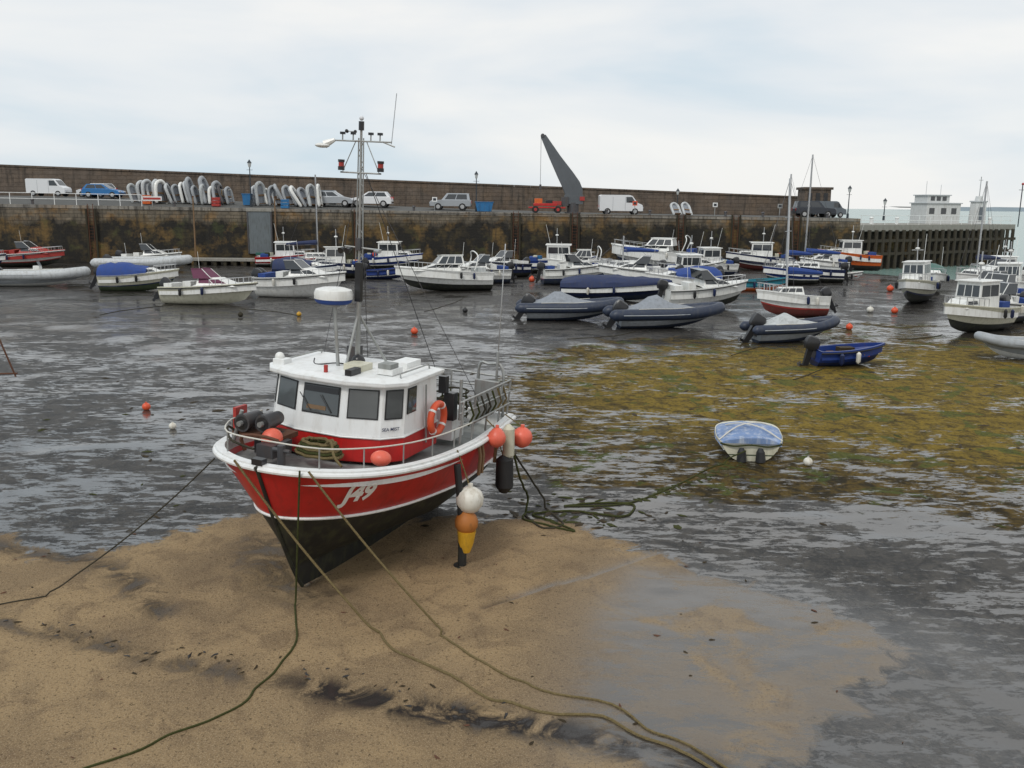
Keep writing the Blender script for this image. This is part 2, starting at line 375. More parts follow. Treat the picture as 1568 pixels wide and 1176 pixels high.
# ------------------------------------------------------------------ quay + breakwater
def qy(x): return 85.5+(x+50)*.11
def zf(x): return 5.57-(x+50)*.0072
def zb(x): return float(np.interp(x,[-130,-48,-18,-6,11,37],[6.5,6.35,5.8,5.45,5.12,4.97]))
def wy(x): return 102+(x+57.5)*.149
def wt(x): return 9.6-(x+57.5)*.0251
def deck(x,y):
    t=min(1,max(0,(y-qy(x)-.6)/6)); return zf(x)+(zb(x)-zf(x))*t
def stone(name,top,low,zlow,zhigh,orange=.5,bs_=1.0,c1=.8,c2=1.15,mort=.5):
    m=bpy.data.materials.new(name); m.use_nodes=True; nt=m.node_tree;N=nt.nodes;K=nt.links
    bsd=N['Principled BSDF']; bsd.inputs['Roughness'].default_value=.85
    tc=N.new('ShaderNodeTexCoord'); sp=N.new('ShaderNodeSeparateXYZ'); K.new(tc.outputs['Object'],sp.inputs[0])
    cb=N.new('ShaderNodeCombineXYZ'); K.new(sp.outputs[0],cb.inputs[0]);K.new(sp.outputs[2],cb.inputs[1])
    br=N.new('ShaderNodeTexBrick'); br.inputs['Scale'].default_value=1.0/bs_; br.inputs['Brick Width'].default_value=.95; br.inputs['Row Height'].default_value=.42; br.inputs['Mortar Size'].default_value=.025
    br.inputs['Color1'].default_value=(c1,c1,c1,1);br.inputs['Color2'].default_value=(c2,c2*.97,c2*.93,1);br.inputs['Mortar'].default_value=(mort,mort*.95,mort*.9,1)
    K.new(cb.outputs[0],br.inputs['Vector'])
    def nz(s,d=5,r=.6,sc=(1,1,1)):
        mp=N.new('ShaderNodeMapping');mp.inputs['Scale'].default_value=sc;K.new(tc.outputs['Object'],mp.inputs[0])
        n=N.new('ShaderNodeTexNoise');n.inputs['Scale'].default_value=s;n.inputs['Detail'].default_value=d;n.inputs['Roughness'].default_value=r;K.new(mp.outputs[0],n.inputs['Vector']);return n.outputs['Fac']
    def mr(v,a,b,lo=0,hi=1):
        q=N.new('ShaderNodeMapRange');K.new(v,q.inputs[0]);q.inputs[1].default_value=a;q.inputs[2].default_value=b;q.inputs[3].default_value=lo;q.inputs[4].default_value=hi;return q.outputs[0]
    def mc(f,a,b,bt='MIX'):
        q=N.new('ShaderNodeMix');q.data_type='RGBA';q.blend_type=bt
        if isinstance(f,float): q.inputs[0].default_value=f
        else: K.new(f,q.inputs[0])
        for i,v in((6,a),(7,b)):
            if isinstance(v,tuple): q.inputs[i].default_value=(*v,1)
            else: K.new(v,q.inputs[i])
        return q.outputs[2]
    c=mc(mr(nz(1.2),.3,.7),tuple(k*.7 for k in top),tuple(k*1.3 for k in top))
    c=mc(mr(nz(.5,6,.65),.50,.64,0,orange),c,(.25,.135,.035))
    c=mc(1.0,c,br.outputs['Color'],'MULTIPLY')
    lo=mc(mr(nz(.9,6,.65),.48,.72),tuple(low),(.075,.055,.022))
    lo=mc(mr(nz(.33,6,.65),.52,.62,0,.85),lo,(.18,.11,.035))
    lo=mc(mr(nz(.45,5,.65),.58,.66,0,.5),lo,(.05,.065,.02))
    ad=N.new('ShaderNodeMath');ad.operation='MULTIPLY_ADD';K.new(nz(.6,6,.65,(1,1,.6)),ad.inputs[0]);ad.inputs[1].default_value=3.2;K.new(sp.outputs[2],ad.inputs[2])
    c=mc(mr(ad.outputs[0],zlow+1.6,zhigh+1.6),lo,c)
    st=mr(nz(2.2,5,.6,(1,1,.12)),.52,.68,0,.65); c=mc(st,c,(.022,.02,.016))
    K.new(c,bsd.inputs['Base Color'])
    iv=N.new('ShaderNodeMath');iv.operation='SUBTRACT';K.new(nz(5,5,.7),iv.inputs[0]);K.new(br.outputs['Fac'],iv.inputs[1])
    bp=N.new('ShaderNodeBump');bp.inputs['Strength'].default_value=.8;bp.inputs['Distance'].default_value=.08;K.new(iv.outputs[0],bp.inputs['Height']);K.new(bp.outputs[0],bsd.inputs['Normal'])
    MATS[name]=m
stone('quay_stone',(.16,.135,.10),(.014,.012,.009),3.8,4.5,.75,.8)
stone('breakwater_stone',(.12,.094,.074),(.07,.055,.04),-20,-19,.10,1.1,.95,1.05,.85)
stone('coping_stone',(.24,.225,.20),(.1,.1,.1),-20,-19,.35,2)
stone('jetty_dark',(.04,.036,.026),(.012,.011,.009),1.5,3.6,.3)
xsq=[-130+i*(167/83.5) for i in range(84)]; xsq[-1]=36.5
b=MB(); vs=[];fs=[]
n=len(xsq)
for X in xsq:
    Yq=qy(X); vs+=[(X,Yq-.25,-3.2),(X,Yq,zf(X)-.32)]
for i in range(n-1): fs.append((i*2,i*2+2,i*2+3,i*2+1))
b.add(vs,fs,'quay_stone')
X=36.5; b.add([(X,qy(X)-.25,-3.2),(X,wy(X),-3.2),(X,wy(X),zf(X)-.32),(X,qy(X),zf(X)-.32)],[(0,1,2,3)],'quay_stone')
b.obj('harbour_quay_wall',smooth=False)
b=MB()
for i in range(n-1):
    a,c=xsq[i],xsq[i+1]-.015
    def pt(x,dy,dz): return (x,qy(x)+dy,zf(x)+dz)
    b.prism([pt(a,-.06,-.32),pt(c,-.06,-.32),pt(c,.7,-.32),pt(a,.7,-.32)],[pt(a,-.06,0),pt(c,-.06,0),pt(c,.7,0),pt(a,.7,0)],'coping_stone')
b.obj('quay_coping',smooth=False,bevel=.03)
b=MB();vs=[];fs=[]
for X in xsq:
    vs+=[(X,qy(X)+.7,zf(X)-.004),(X,qy(X)+6.6,zb(X)),(X,wy(X)+.1,zb(X))]
for i in range(n-1): a=i*3; fs+=[(a,a+3,a+4,a+1),(a+1,a+4,a+5,a+2)]
b.add(vs,fs,'tarmac'); b.obj('quay_road')
b=MB();vs=[];fs=[]
for X in xsq: vs+=[(X,wy(X),4.0),(X,wy(X)+.3,wt(X)),(X,wy(X)+2.2,wt(X)-.1),(X,wy(X)+2.4,-4)]
for i in range(n-1): a=i*4; fs+=[(a,a+4,a+5,a+1),(a+1,a+5,a+6,a+2),(a+2,a+6,a+7,a+3)]
fs+=[((n-1)*4+3,(n-1)*4+2,(n-1)*4+1,(n-1)*4)]
b.add(vs,fs,'breakwater_stone'); b.obj('breakwater_wall',smooth=False)
b=MB()
for i in range(n-1):
    a,c=xsq[i],xsq[i+1]-.02
    f=lambda x,dy,dz:(x,wy(x)+.3+dy,wt(x)+dz)
    b.prism([f(a,-.1,0.003),f(c,-.1,0.003),f(c,.6,0.003),f(a,.6,0.003)],[f(a,-.1,.22),f(c,-.1,.22),f(c,.6,.22),f(a,.6,.22)],'breakwater_stone')
b.obj('breakwater_parapet',smooth=False,bevel=.03)

e=empty('stone_lookout_tower',(37.2,112.5,0))
b=MB(); b.prism([(-1.7,-1.5,3),(1.7,-1.5,3),(1.7,1.5,3),(-1.7,1.5,3)],[(-1.6,-1.4,8.2),(1.6,-1.4,8.2),(1.6,1.4,8.2),(-1.6,1.4,8.2)],'breakwater_stone')
b.box((0,0,8.35),(3.6,3.2,.3),'breakwater_stone')
for i in range(3): b.box((-.95+i*.95,-1.47,7.3),(.5,.1,1.0),'black_plastic')
b.obj('masonry',e,smooth=False,bevel=.03)

def ladder(X):
    e=empty('quay_ladder',(X,qy(X)-.35,0)); b=MB()
    for s in(-.25,.25): b.cyl((s,0,.3),(s,.15,zf(X)+.15),.035,'rust',n=6)
    for i in range(17): zz=.5+i*.29; b.cyl((-.25,.03+zz*.02,zz),(.25,.03+zz*.02,zz),.02,'rust',n=5)
    b.box((-.42,.12,2.7),(.16,.14,5.0),'rope_dark'); b.box((.42,.12,2.7),(.16,.14,5.0),'rope_dark')
    b.obj('rungs',e)
for X in(-40.5,-15.5,.2,6.2,17.2,23,29.5): ladder(X)
e=empty('quay_sluice_panel',(-24.8,qy(-24.8)-.3,0)); b=MB()
b.box((0,0,3.2),(2.2,.25,4.4),'panel_grey'); b.box((0,-.02,5.25),(2.5,.35,.35),'concrete'); b.box((-1.15,-.02,3.1),(.15,.32,4.2),'steel_dark');b.box((1.15,-.02,3.1),(.15,.32,4.2),'steel_dark'); b.box((0,.0,.7),(1.0,.3,.9),'green_paint')
b.obj('panel',e,bevel=.03)
e=empty('landing_pontoon',(-27.5,qy(-27.5)-2.2,0)); b=MB()
b.box((0,0,.55),(8,1.5,.25),'concrete')
for i in range(9): b.box((-3.8+i*.95,0,.2),(.3,1.3,.42),'rope_dark')
b.obj('pontoon_deck',e,bevel=.02)
for X in(-30.8,-23.2):
    e=empty('mooring_post',(X,qy(X)-1.0,0)); b=MB(); b.tube([(0,0,-.5),(.05,0,3),(0.08,0,6.4)],.08,'wood',n=8,rads=[.09,.08,.06]); b.cyl((.08,0,6.4),(.08,0,6.5),.09,'rust'); b.obj('post',e)
e=empty('quay_railing',(0,0,0)); b=MB()
X=-62
pp=[]
while X<-34: 
    pp.append(X); b.cyl((X,qy(X)+.45,zf(X)),(X,qy(X)+.45,zf(X)+1.1),.035,'white_paint',n=6); X+=2.0
for h in(.55,1.08): b.tube([(x,qy(x)+.45,zf(x)+h) for x in pp],.028,'white_paint',n=5)
b.obj('rails',e)
e=empty('warning_sign',(-35.0,qy(-35)+.4,zf(-35))); b=MB(); b.cyl((0,0,0),(0,0,1.2),.04,'galv'); b.box((0,-.05,.75),(1.9,.03,.42),'white_paint'); b.box((0,-.07,.75),(1.7,.02,.2),'red_dull'); b.obj('board',e)
def lamp(X,Y,ztop,z0=None):
    z0=deck(X,Y) if z0 is None else z0; H=ztop-z0
    e=empty('street_lamp',(X,Y,z0)); b=MB()
    b.tube([(0,0,0),(0,0,.6),(0,0,.65),(0,0,H-.75)],.07,'lamp_iron',n=10,rads=[.14,.12,.065,.045])
    b.cyl((-.3,0,H-1.0),(.3,0,H-1.0),.02,'lamp_iron',n=6)
    b.tube([(0,0,H-.75),(0,0,H-.7),(0,0,H-.32)],.2,'lamp_glass',n=6,rads=[.08,.12,.2])
    b.tube([(0,0,H-.32),(0,0,H-.12),(0,0,H)],.2,'lamp_iron',n=6,rads=[.25,.1,.02])
    b.obj('lamp_post',e,angle=25)
lamp(-26.2,90.2,10.1); lamp(-3.85,92.5,9.3); lamp(19.3,107,8.1); lamp(37.5,101.5,8.5,4.8); lamp(43,105,7.2,4.6)
for X in(-46,-33,-10,9.5,14,22,26,33):
    e=empty('mooring_bollard',(X,qy(X)+.45,zf(X))); b=MB(); b.tube([(0,0,0),(0,0,.05),(0,0,.35),(0,0,.4),(0,0,.52)],.15,'steel_dark',n=10,rads=[.2,.14,.12,.19,.15]); b.obj('bollard_body',e)
for X,c in((-8,'white_paint'),(12.5,'buoy_orange'),(21,'white_paint'),(28,'galv')):
    e=empty('quay_notice_post',(X,qy(X)+1.2,deck(X,qy(X)+1.2))); b=MB(); b.cyl((0,0,0),(0,0,1.3),.035,'galv',n=6); b.box((0,-.05,1.15),(.5,.04,.45),c); b.box((0,-.075,1.15),(.3,.02,.25),'car_dark'); b.obj('board',e)

# crane
e=empty('quay_crane',(6.1,93.6,deck(6.1,93.6)),0); b=MB()
b.tube([(0,0,0),(0,0,.12),(0,0,.13),(0,0,1.1)],.6,'steel_dark',n=16,rads=[.85,.85,.6,.6])
b.box((.05,0,1.4),(1.9,1.1,.9),'crane_grey'); b.box((-.85,-.2,1.2),(.7,.9,.9),'steel_dark'); b.box((.9,-.62,1.5),(.5,.06,.4),'red_dull')
outer=[(.95,1.75),(.92,2.5),(.62,3.2),(-.05,4.1),(-1.4,5.75),(-2.95,7.85)]
inner=[(-.8,1.75),(-.95,2.2),(-1.2,2.8),(-1.7,3.8),(-2.5,5.5),(-3.45,7.65)]
ow=[.42,.42,.42,.38,.3,.2]
vs=[];fs=[]
for (o,i_,ww) in zip(outer,inner,ow):
    vs+=[(o[0],-ww,o[1]),(o[0],ww,o[1]),(i_[0],ww,i_[1]),(i_[0],-ww,i_[1])]
for i in range(5):
    a=i*4
    for k in range(4): fs.append((a+k,a+(k+1)%4,a+4+(k+1)%4,a+4+k))
fs+=[(3,2,1,0),(20,21,22,23)]
b.add(vs,fs,'crane_grey')
b.tube([(-3.25,-.26,7.75),(-3.25,.26,7.75)],.2,'steel_dark',n=12)
b.cyl((-3.4,0,7.7),(-3.4,0,2.9),.025,'steel_dark',n=5); b.box((-3.4,0,2.65),(.22,.16,.5),'steel_dark'); b.tube([(-3.4,0,2.4),(-3.4,0,2.2),(-3.3,0,2.1),(-3.25,0,2.25)],.04,'steel_dark',n=6)
b.obj('boom_and_base',e,bevel=.04)

# ------------------------------------------------------------------ vehicles
def vehicle(name,X,Y,col,kind='hatch',heading=0,s=1.0):
    e=empty(name,(X,Y,deck(X,Y)),R(heading)); b=MB()
    if kind=='van': L,W,H=4.6,1.8,2.0; prof=[(-2.3,.35),(-2.3,1.9),(-2.15,2.0),(.85,2.0),(1.15,1.9),(1.7,1.2),(2.2,1.0),(2.3,.75),(2.3,.35)]
    elif kind=='suv': L,W,H=4.4,1.8,1.75; prof=[(-2.2,.4),(-2.2,.95),(-2.1,1.05),(1.05,1.05),(2.0,.98),(2.2,.8),(2.2,.4)]
    else: L,W,H=4.1,1.7,1.45; prof=[(-2.05,.3),(-2.05,.8),(-1.95,.95),(.95,.95),(1.8,.8),(2.05,.6),(2.05,.3)]
    vs=[];k=len(prof)
    for y,sc in((-W/2,.97),(-W/2+.08,1),(W/2-.08,1),(W/2,.97)):
        for p in prof: vs.append((p[0]*sc,y,p[1]))
    fs=[]
    for j in range(3):
        for i in range(k):
            fs.append((j*k+i,(j+1)*k+i,(j+1)*k+(i+1)%k,j*k+(i+1)%k))
    fs+=[tuple(range(k)),tuple(range(4*k-1,3*k-1,-1))]
    b.add(vs,fs,col)
    if kind=='van':
        b.panel([(1.68,-.8,1.22),(1.68,.8,1.22),(1.16,.75,1.88),(1.16,-.75,1.88)],.03,.97,.05,.95,.012,'glass')
        for sg in(-1,1):
            q=[(.45,sg*.9,1.2),(1.55,sg*.9,1.2),(1.1,sg*.9,1.85),(.45,sg*.9,1.85)]
            if sg>0: q=[q[1],q[0],q[3],q[2]]
            b.panel(q,.05,.95,.03,.93,.012,'glass')
            b.box((-.9,sg*.905,1.1),(.02,.01,1.4),'car_grey'); b.box((.4,sg*.905,1.1),(.02,.01,1.4),'car_grey')
        wx=1.45
    else:
        zt=H; z0=prof[2][1] if kind=='hatch' else 1.05
        x0,x1=(-1.95,1.0) if kind=='hatch' else (-2.1,.95)
        rb,rf=(.45,.85) if kind=='hatch' else (.15,.6)
        bw,tw=W/2-.05,W/2-.2
        bot=[(x0,-bw,z0-.02),(x1,-bw,z0-.02),(x1,bw,z0-.02),(x0,bw,z0-.02)]; top=[(x0+rb,-tw,zt),(x1-rf,-tw,zt),(x1-rf,tw,zt),(x0+rb,tw,zt)]
        b.prism(bot,top,col)
        b.panel([bot[0],bot[1],top[1],top[0]],.1,.5,.12,.85,.012,'glass'); b.panel([bot[0],bot[1],top[1],top[0]],.53,.9,.12,.85,.012,'glass')
        b.panel([bot[2],bot[3],top[3],top[2]],.1,.47,.12,.85,.012,'glass'); b.panel([bot[2],bot[3],top[3],top[2]],.5,.9,.12,.85,.012,'glass')
        b.panel([bot[1],bot[2],top[2],top[1]],.05,.95,.08,.92,.012,'glass'); b.panel([bot[3],bot[0],top[0],top[3]],.08,.92,.1,.9,.012,'glass')
        wx=1.28
    b.obj('body',e,bevel=.04)
    b=MB()
    for sx in(-wx,wx):
        for sy in(-1,1):
            r=.32 if kind!='suv' else .36
            b.tube([(sx,sy*(W/2-.02)-.005,r+.02),(sx,sy*(W/2-.02)+.012,r+.02)],r+.06,'black_rubber',n=18)
            b.tube([(sx,sy*(W/2-.22),r),(sx,sy*(W/2)+sy*.02,r)],r,'tyre',n=18); b.tube([(sx,sy*(W/2)-.005,r),(sx,sy*(W/2+.03),r)],r*.6,'alu',n=12)
    for sy in(-.6,.6):
        b.box((L/2-.04,sy,.68),(.12,.32,.14),'headlamp'); b.box((-L/2+.03,sy*1.15,.85),(.1,.16,.25),'tail_red')
    b.box((L/2-.02,0,.42),(.08,W-.2,.14),'black_plastic'); b.box((-L/2+.02,0,.45),(.08,W-.2,.16),'black_plastic')
    b.obj('wheels_and_lights',e)
    e.scale=(s,s,s)
vehicle('parked_van',-48.2,94,'car_white','van',0,.88)
vehicle('parked_car',-44.4,96.5,'car_white','hatch',160,1.0)
vehicle('parked_car',-42.2,93.2,'car_blue','hatch',0,.95)
vehicle('parked_car',-20.6,96.5,'car_grey','hatch',180)
vehicle('parked_car',-18.6,93.2,'car_silver','hatch',0,1.05)
vehicle('parked_car',-14.9,94.5,'car_white','hatch',180,1.08)
vehicle('parked_car',-6.6,94.5,'car_silver','suv',180,.98)
vehicle('parked_van',11.3,96,'car_white','van',0,1.0)
vehicle('parked_car',33.0,99.5,'car_dark','suv',0,1.0); vehicle('parked_van',35.6,103,'car_grey','van',10,.9)
e=empty('waste_skip',(-3.0,91.9,deck(-3,91.9))); b=MB(); b.prism([(-.7,-.5,.05),(.7,-.5,.05),(.7,.5,.05),(-.7,.5,.05)],[(-.9,-.55,.95),(.9,-.55,.95),(.9,.55,.95),(-.9,.55,.95)],'skip_blue'); b.box((0,0,.97),(1.9,1.2,.08),'skip_blue'); b.box((-.5,-.57,.5),(.08,.08,.8),'skip_blue');b.box((.5,-.57,.5),(.08,.08,.8),'skip_blue'); b.obj('bin',e,bevel=.02)
e=empty('waste_bin',(-26.8,91,deck(-27,91))); b=MB(); b.prism([(-.35,-.3,.05),(.35,-.3,.05),(.35,.3,.05),(-.35,.3,.05)],[(-.42,-.38,1.1),(.42,-.38,1.1),(.42,.38,1.1),(-.42,.38,1.1)],'skip_blue'); b.box((0,0,1.13),(.95,.85,.08),'skip_blue'); b.obj('bin',e,bevel=.02)
e=empty('boat_launching_tractor',(3.4,93,deck(3.4,93))); b=MB()
b.box((0,0,.55),(3.8,.12,.12),'red_paint'); b.box((0,-.8,.55),(3.6,.1,.14),'red_paint'); b.box((-.2,0,.85),(2.4,1.3,.25),'red_paint'); b.box((-.9,0,1.2),(.8,1.1,.5),'orange_paint'); b.box((1.0,0,1.0),(.9,.9,.4),'red_dull'); b.box((.2,0,1.15),(.7,.6,.3),'black_plastic')
b.cyl((1.6,0,.6),(1.7,0,1.35),.05,'steel_dark'); b.cyl((-1.7,-.5,.6),(-1.75,-.5,1.4),.04,'steel_dark')
for sx in(-1.2,1.1):
    for sy in(-.8,.8): b.tube([(sx,sy-.12,.35),(sx,sy+.12,.35)],.35,'tyre',n=16); b.tube([(sx,sy-.14,.35),(sx,sy+.14,.35)],.17,'red_dull',n=10)
b.obj('frame',e,bevel=.02)

def dinghy_mesh():
    b=MB(); pts=[(-.62,0,0),(-.64,0,.9),(-.62,0,1.7),(-.45,0,2.2),(0,-.06,2.45),(.45,0,2.2),(.62,0,1.7),(.64,0,.9),(.62,0,0)]
    P=smooth_path(pts,4); b.tube(P,.19,'pale_tube',n=10,rads=[.12]+[.19]*(len(P)-2)+[.12])
    b.prism([(-.55,.05,.2),(.55,.05,.2),(.5,.05,1.9),(0,.05,2.3),(-.5,.05,1.9)],[(-.55,.12,.2),(.55,.12,.2),(.5,.12,1.9),(0,.12,2.3),(-.5,.12,1.9)],'canvas_grey')
    b.box((0,0,.18),(1.05,.45,.06),'wood'); b.box((0,-.05,1.1),(1.1,.08,.18),'wood')
    return b
proto={}
def stored(X,Y,rz,lean,s,colr):
    if colr not in proto:
        b=dinghy_mesh(); b.names=[colr if n=='pale_tube' else n for n in b.names]
        o=b.obj('inflatable_dinghy'); proto[colr]=o.data; 
    else:
        o=bpy.data.objects.new('inflatable_dinghy',proto[colr]); COL.objects.link(o)
    o.location=(X,Y,deck(X,Y)+.05); o.rotation_euler=(R(lean),R(random.uniform(-8,8)),R(rz)); o.scale=(s,s,s*random.uniform(.85,1.1))
cs=['pale_tube','pale_tube','grey_tube','white_gel','canvas_pale','grey_tube','steel_dark']
for i in range(19):
    X=-37.6+i*.50; stored(X,90.4+random.uniform(-.5,.5)+i*.04,78+random.uniform(-24,20),-random.uniform(2,26),random.uniform(.72,1.02),random.choice(cs))
for i in range(12):
    X=-26.0+i*.58; stored(X,91.6+random.uniform(-.4,.4),72+random.uniform(-35,30),-random.uniform(5,32),random.uniform(.66,.94),random.choice(cs))
for X in(17.3,18.4): stored(X,95.3,20,-40,.7,'pale_tube')
e=empty('dinghy_storage_rack',(-33.2,91.3,deck(-33,91.3))); b=MB()
for i in range(11): b.cyl((-4.6+i*.93,0,0),(-4.6+i*.93,0,1.4),.03,'yellow' if i%3==0 else 'galv',n=6)
b.cyl((-4.7,0,1.35),(4.7,0,1.35),.03,'galv',n=6); b.cyl((-4.7,0,.5),(4.7,0,.5),.03,'galv',n=6); b.obj('rack_frame',e)
for X,c in((-36.2,'orange_paint'),(-29.4,'red_dull'),(-22.6,'skip_blue')):
    e=empty('fish_crate_stack',(X,89.3,deck(X,89.3))); b=MB()
    for k in range(3): b.box((0,0,.15+k*.3),(.75,.5,.26),c,rz=.1*k,taper=1.06)
    b.obj('crates',e,bevel=.02)

# ------------------------------------------------------------------ jetty
jd=Vector((24.5,14.6,0)).normalized()
e=empty('timber_jetty',(36.5,95,0),math.atan2(jd.y,jd.x)); JL=28.5
b=MB()
b.box((JL/2,4.0,3.95),(JL,8,.7),'concrete'); b.box((JL/2,3.95,1.0),(JL-.4,5.5,5.2),'jetty_dark'); b.obj('deck',e,smooth=False,bevel=.03)
b=MB()
x=.3
while x<JL:
    b.cyl((x,-.15,-3),(x,-.12,3.75),.2,'pile_timber',n=8); x+=1.15
for zz in(1.2,2.6): b.box((JL/2,-.05,zz),(JL,.3,.3),'pile_timber')
for y in(1.5,3,4.5,6): b.cyl((JL+.1,y,-3),(JL+.1,y,3.8),.2,'pile_timber',n=8)
b.obj('piles',e)
b=MB()
for i in range(15): b.cyl((.5+i*1.95,.3,4.3),(.5+i*1.95,.3,5.3),.035,'white_paint',n=5)
for zz in(4.75,5.28): b.cyl((.3,.3,zz),(JL-.3,.3,zz),.03,'white_paint',n=5)
b.obj('handrail',e)
e=empty('pierhead_building',(51.0,109.5,4.3),math.atan2(jd.y,jd.x)*.4); b=MB()
b.box((0,0,1.2),(4.6,3,2.4),'render_white'); b.box((-.6,0,2.85),(3.0,2.4,.9),'render_white'); b.box((0,0,2.42),(4.9,3.3,.12),'roof_pale'); b.box((-.6,0,3.35),(3.3,2.7,.12),'roof_pale')
for x in(-1.4,-.6,.2): b.box((x,-1.21,2.95),(.55,.04,.5),'glass')
for x in(-1.6,0,1.4): b.box((x,-1.51,1.5),(.7,.04,.7),'glass')
b.cyl((-1.5,0,3.4),(-1.5,0,5.0),.03,'alu',n=5); b.cyl((.5,0,3.4),(.5,0,4.6),.03,'alu',n=5); b.obj('building_walls',e,smooth=False,bevel=.02)
e=empty('pierhead_light_hut',(56.3,109.8,4.3)); b=MB()
b.tube([(0,0,0),(0,0,2.6)],1.0,'render_white',n=8,rads=[1.0,.9]); b.tube([(0,0,2.6),(0,0,2.75)],1.05,'roof_pale',n=8); b.tube([(0,0,2.75),(0,0,3.3)],.5,'render_white',n=8,rads=[.5,.4]); b.cyl((0,0,3.3),(0,0,5.6),.05,'alu'); b.box((0,0,5.2),(.5,.06,.06),'alu'); b.box((0,-.98,1.2),(.6,.06,1.6),'car_grey'); b.obj('hut_walls',e,smooth=False)
e=empty('navigation_mast',(61.5,110,4.0)); b=MB(); b.cyl((0,0,0),(0,0,5),.06,'lamp_iron'); b.cyl((-.4,0,4.4),(.4,0,4.4),.03,'lamp_iron'); b.ball((0,0,5.1),.15,'red_dull'); b.obj('pole',e)
for (x,t) in((40,102),(43.5,103.5),(58.5,112)):
    e=empty('jetty_bollard',(x,t-1,4.25)); b=MB(); b.tube([(0,0,0),(0,0,.6),(0,0,.7),(0,0,.85)],.2,'white_paint',n=8,rads=[.2,.16,.25,.18]); b.obj('bollard_body',e)

# ------------------------------------------------------------------ hull
def hull_fn(L,B,hs,hb,rake=.6,ntop=2.4,etop=.8,s0=.35,vee=.42,trans=.88,rise=.15,nlow=1.7,sag=.0,keel=0.0):
    def sheer(s): return hs+(hb-hs)*s**1.8-sag*math.sin(math.pi*s)
    def P(s,f,side):
        t=max(0.0,(s-s0)/(1-s0)); 
        bt=max(0,1-t**ntop)**etop; bl=max(0,1-t**nlow)
        k=f**.6; st=trans+(1-trans)*min(1,s/s0)
        w=(bl*(1-k)+bt*k)*st*B/2
        if keel and f<keel: gg=.07*(.6+.4*f/keel)
        else:
            ff=(f-keel)/(1-keel) if keel else f
            gg=max(.07 if keel else 0, ff**(vee+.35*t))
        zk=rise*t**3
        z=zk+(sheer(s)-zk)*f
        x=s*(L-rake)+rake*(f**.85)*s**3
        return Vector((x,side*w*gg,z))
    return P,sheer
def build_hull(b,P,sheer,L,B,cols,band=(.35,.45),fw=.04,dd=.5,capw=.07,nst=22,low=6,up=6,pw=1.6,caph=.03,rub=None,keel=0):
    bot,strp,top,cap,inn=cols
    ss=[1-(1-i/nst)**pw for i in range(nst+1)]
    def rows(s):
        fb=band[0]+(band[1]-band[0])*s
        r=[fb*j/low for j in range(low+1)]
        if keel: r=[0,keel*.95,keel*1.02]+[keel*1.02+(fb-keel*1.02)*((j/low)**1.3) for j in range(1,low+1)]
        r+= [fb+fw]+[fb+fw+(1-fb-fw)*j/up for j in range(1,up+1)]
        return r
    nr=len(rows(0)); lowN=nr-up-2
    for side in(1,-1):
        vs=[P(s,f,side) for s in ss for f in rows(s)]
        def fc(lo,hi):
            out=[]
            for i in range(len(ss)-1):
                for j in range(lo,hi):
                    q=(i*nr+j,(i+1)*nr+j,(i+1)*nr+j+1,i*nr+j+1); out.append(q if side<0 else q[::-1])
            return out
        b.add(vs,fc(0,lowN),bot); b.add(vs,fc(lowN,lowN+1),strp); b.add(vs,fc(lowN+1,nr-1),top)
    r=rows(0)
    for j in range(nr-1):
        a=P(0,r[j],1);c=P(0,r[j+1],1);d=P(0,r[j+1],-1);e_=P(0,r[j],-1)
        mm=bot if j<lowN else (strp if j==lowN else top)
        b.add([a,c,d,e_],[(0,1,2,3)],mm)
    xc=L*.45; kx=1-2*capw/L*1.1; ky=1-2*capw/B
    def inner(s,side,dz):
        p=P(s,1,side); return Vector((xc+(p.x-xc)*kx,p.y*ky,p.z+dz))
    for side in(1,-1):
        A=[P(s,1,side)+Vector((0,side*.012,-.02)) for s in ss];A2=[P(s,1,side)+Vector((0,side*.012,caph)) for s in ss]
        Bq=[inner(s,side,caph) for s in ss]; C=[inner(s,side,-dd) for s in ss]
        n=len(ss)
        o=(lambda q:q if side<0 else q[::-1])
        b.add(A+A2,[o((i,i+1,n+i+1,n+i)) for i in range(n-1)],cap)
        b.add(A2+Bq,[o((i,i+1,n+i+1,n+i)) for i in range(n-1)],cap)
        b.add(Bq+C,[o((i,i+1,n+i+1,n+i)) for i in range(n-1)],inn)
        if rub: b.tube([P(s,1,side)+Vector((0,side*.02,-.05)) for s in ss],.03,rub,n=6)
    n=len(ss); C1=[inner(s,1,-dd) for s in ss];C2=[inner(s,-1,-dd) for s in ss]
    b.add(C1+C2,[(n+i,n+i+1,i+1,i) for i in range(n-1)],'deck_grey')
    b.add([P(0,1,1)+Vector((0,0,caph)),P(0,1,-1)+Vector((0,0,caph)),inner(0,-1,caph),inner(0,1,caph)],[(0,1,2,3)],cap)
    b.add([inner(0,1,caph),inner(0,-1,caph),inner(0,-1,-dd),inner(0,1,-dd)],[(0,1,2,3)],inn)
    return ss,inner

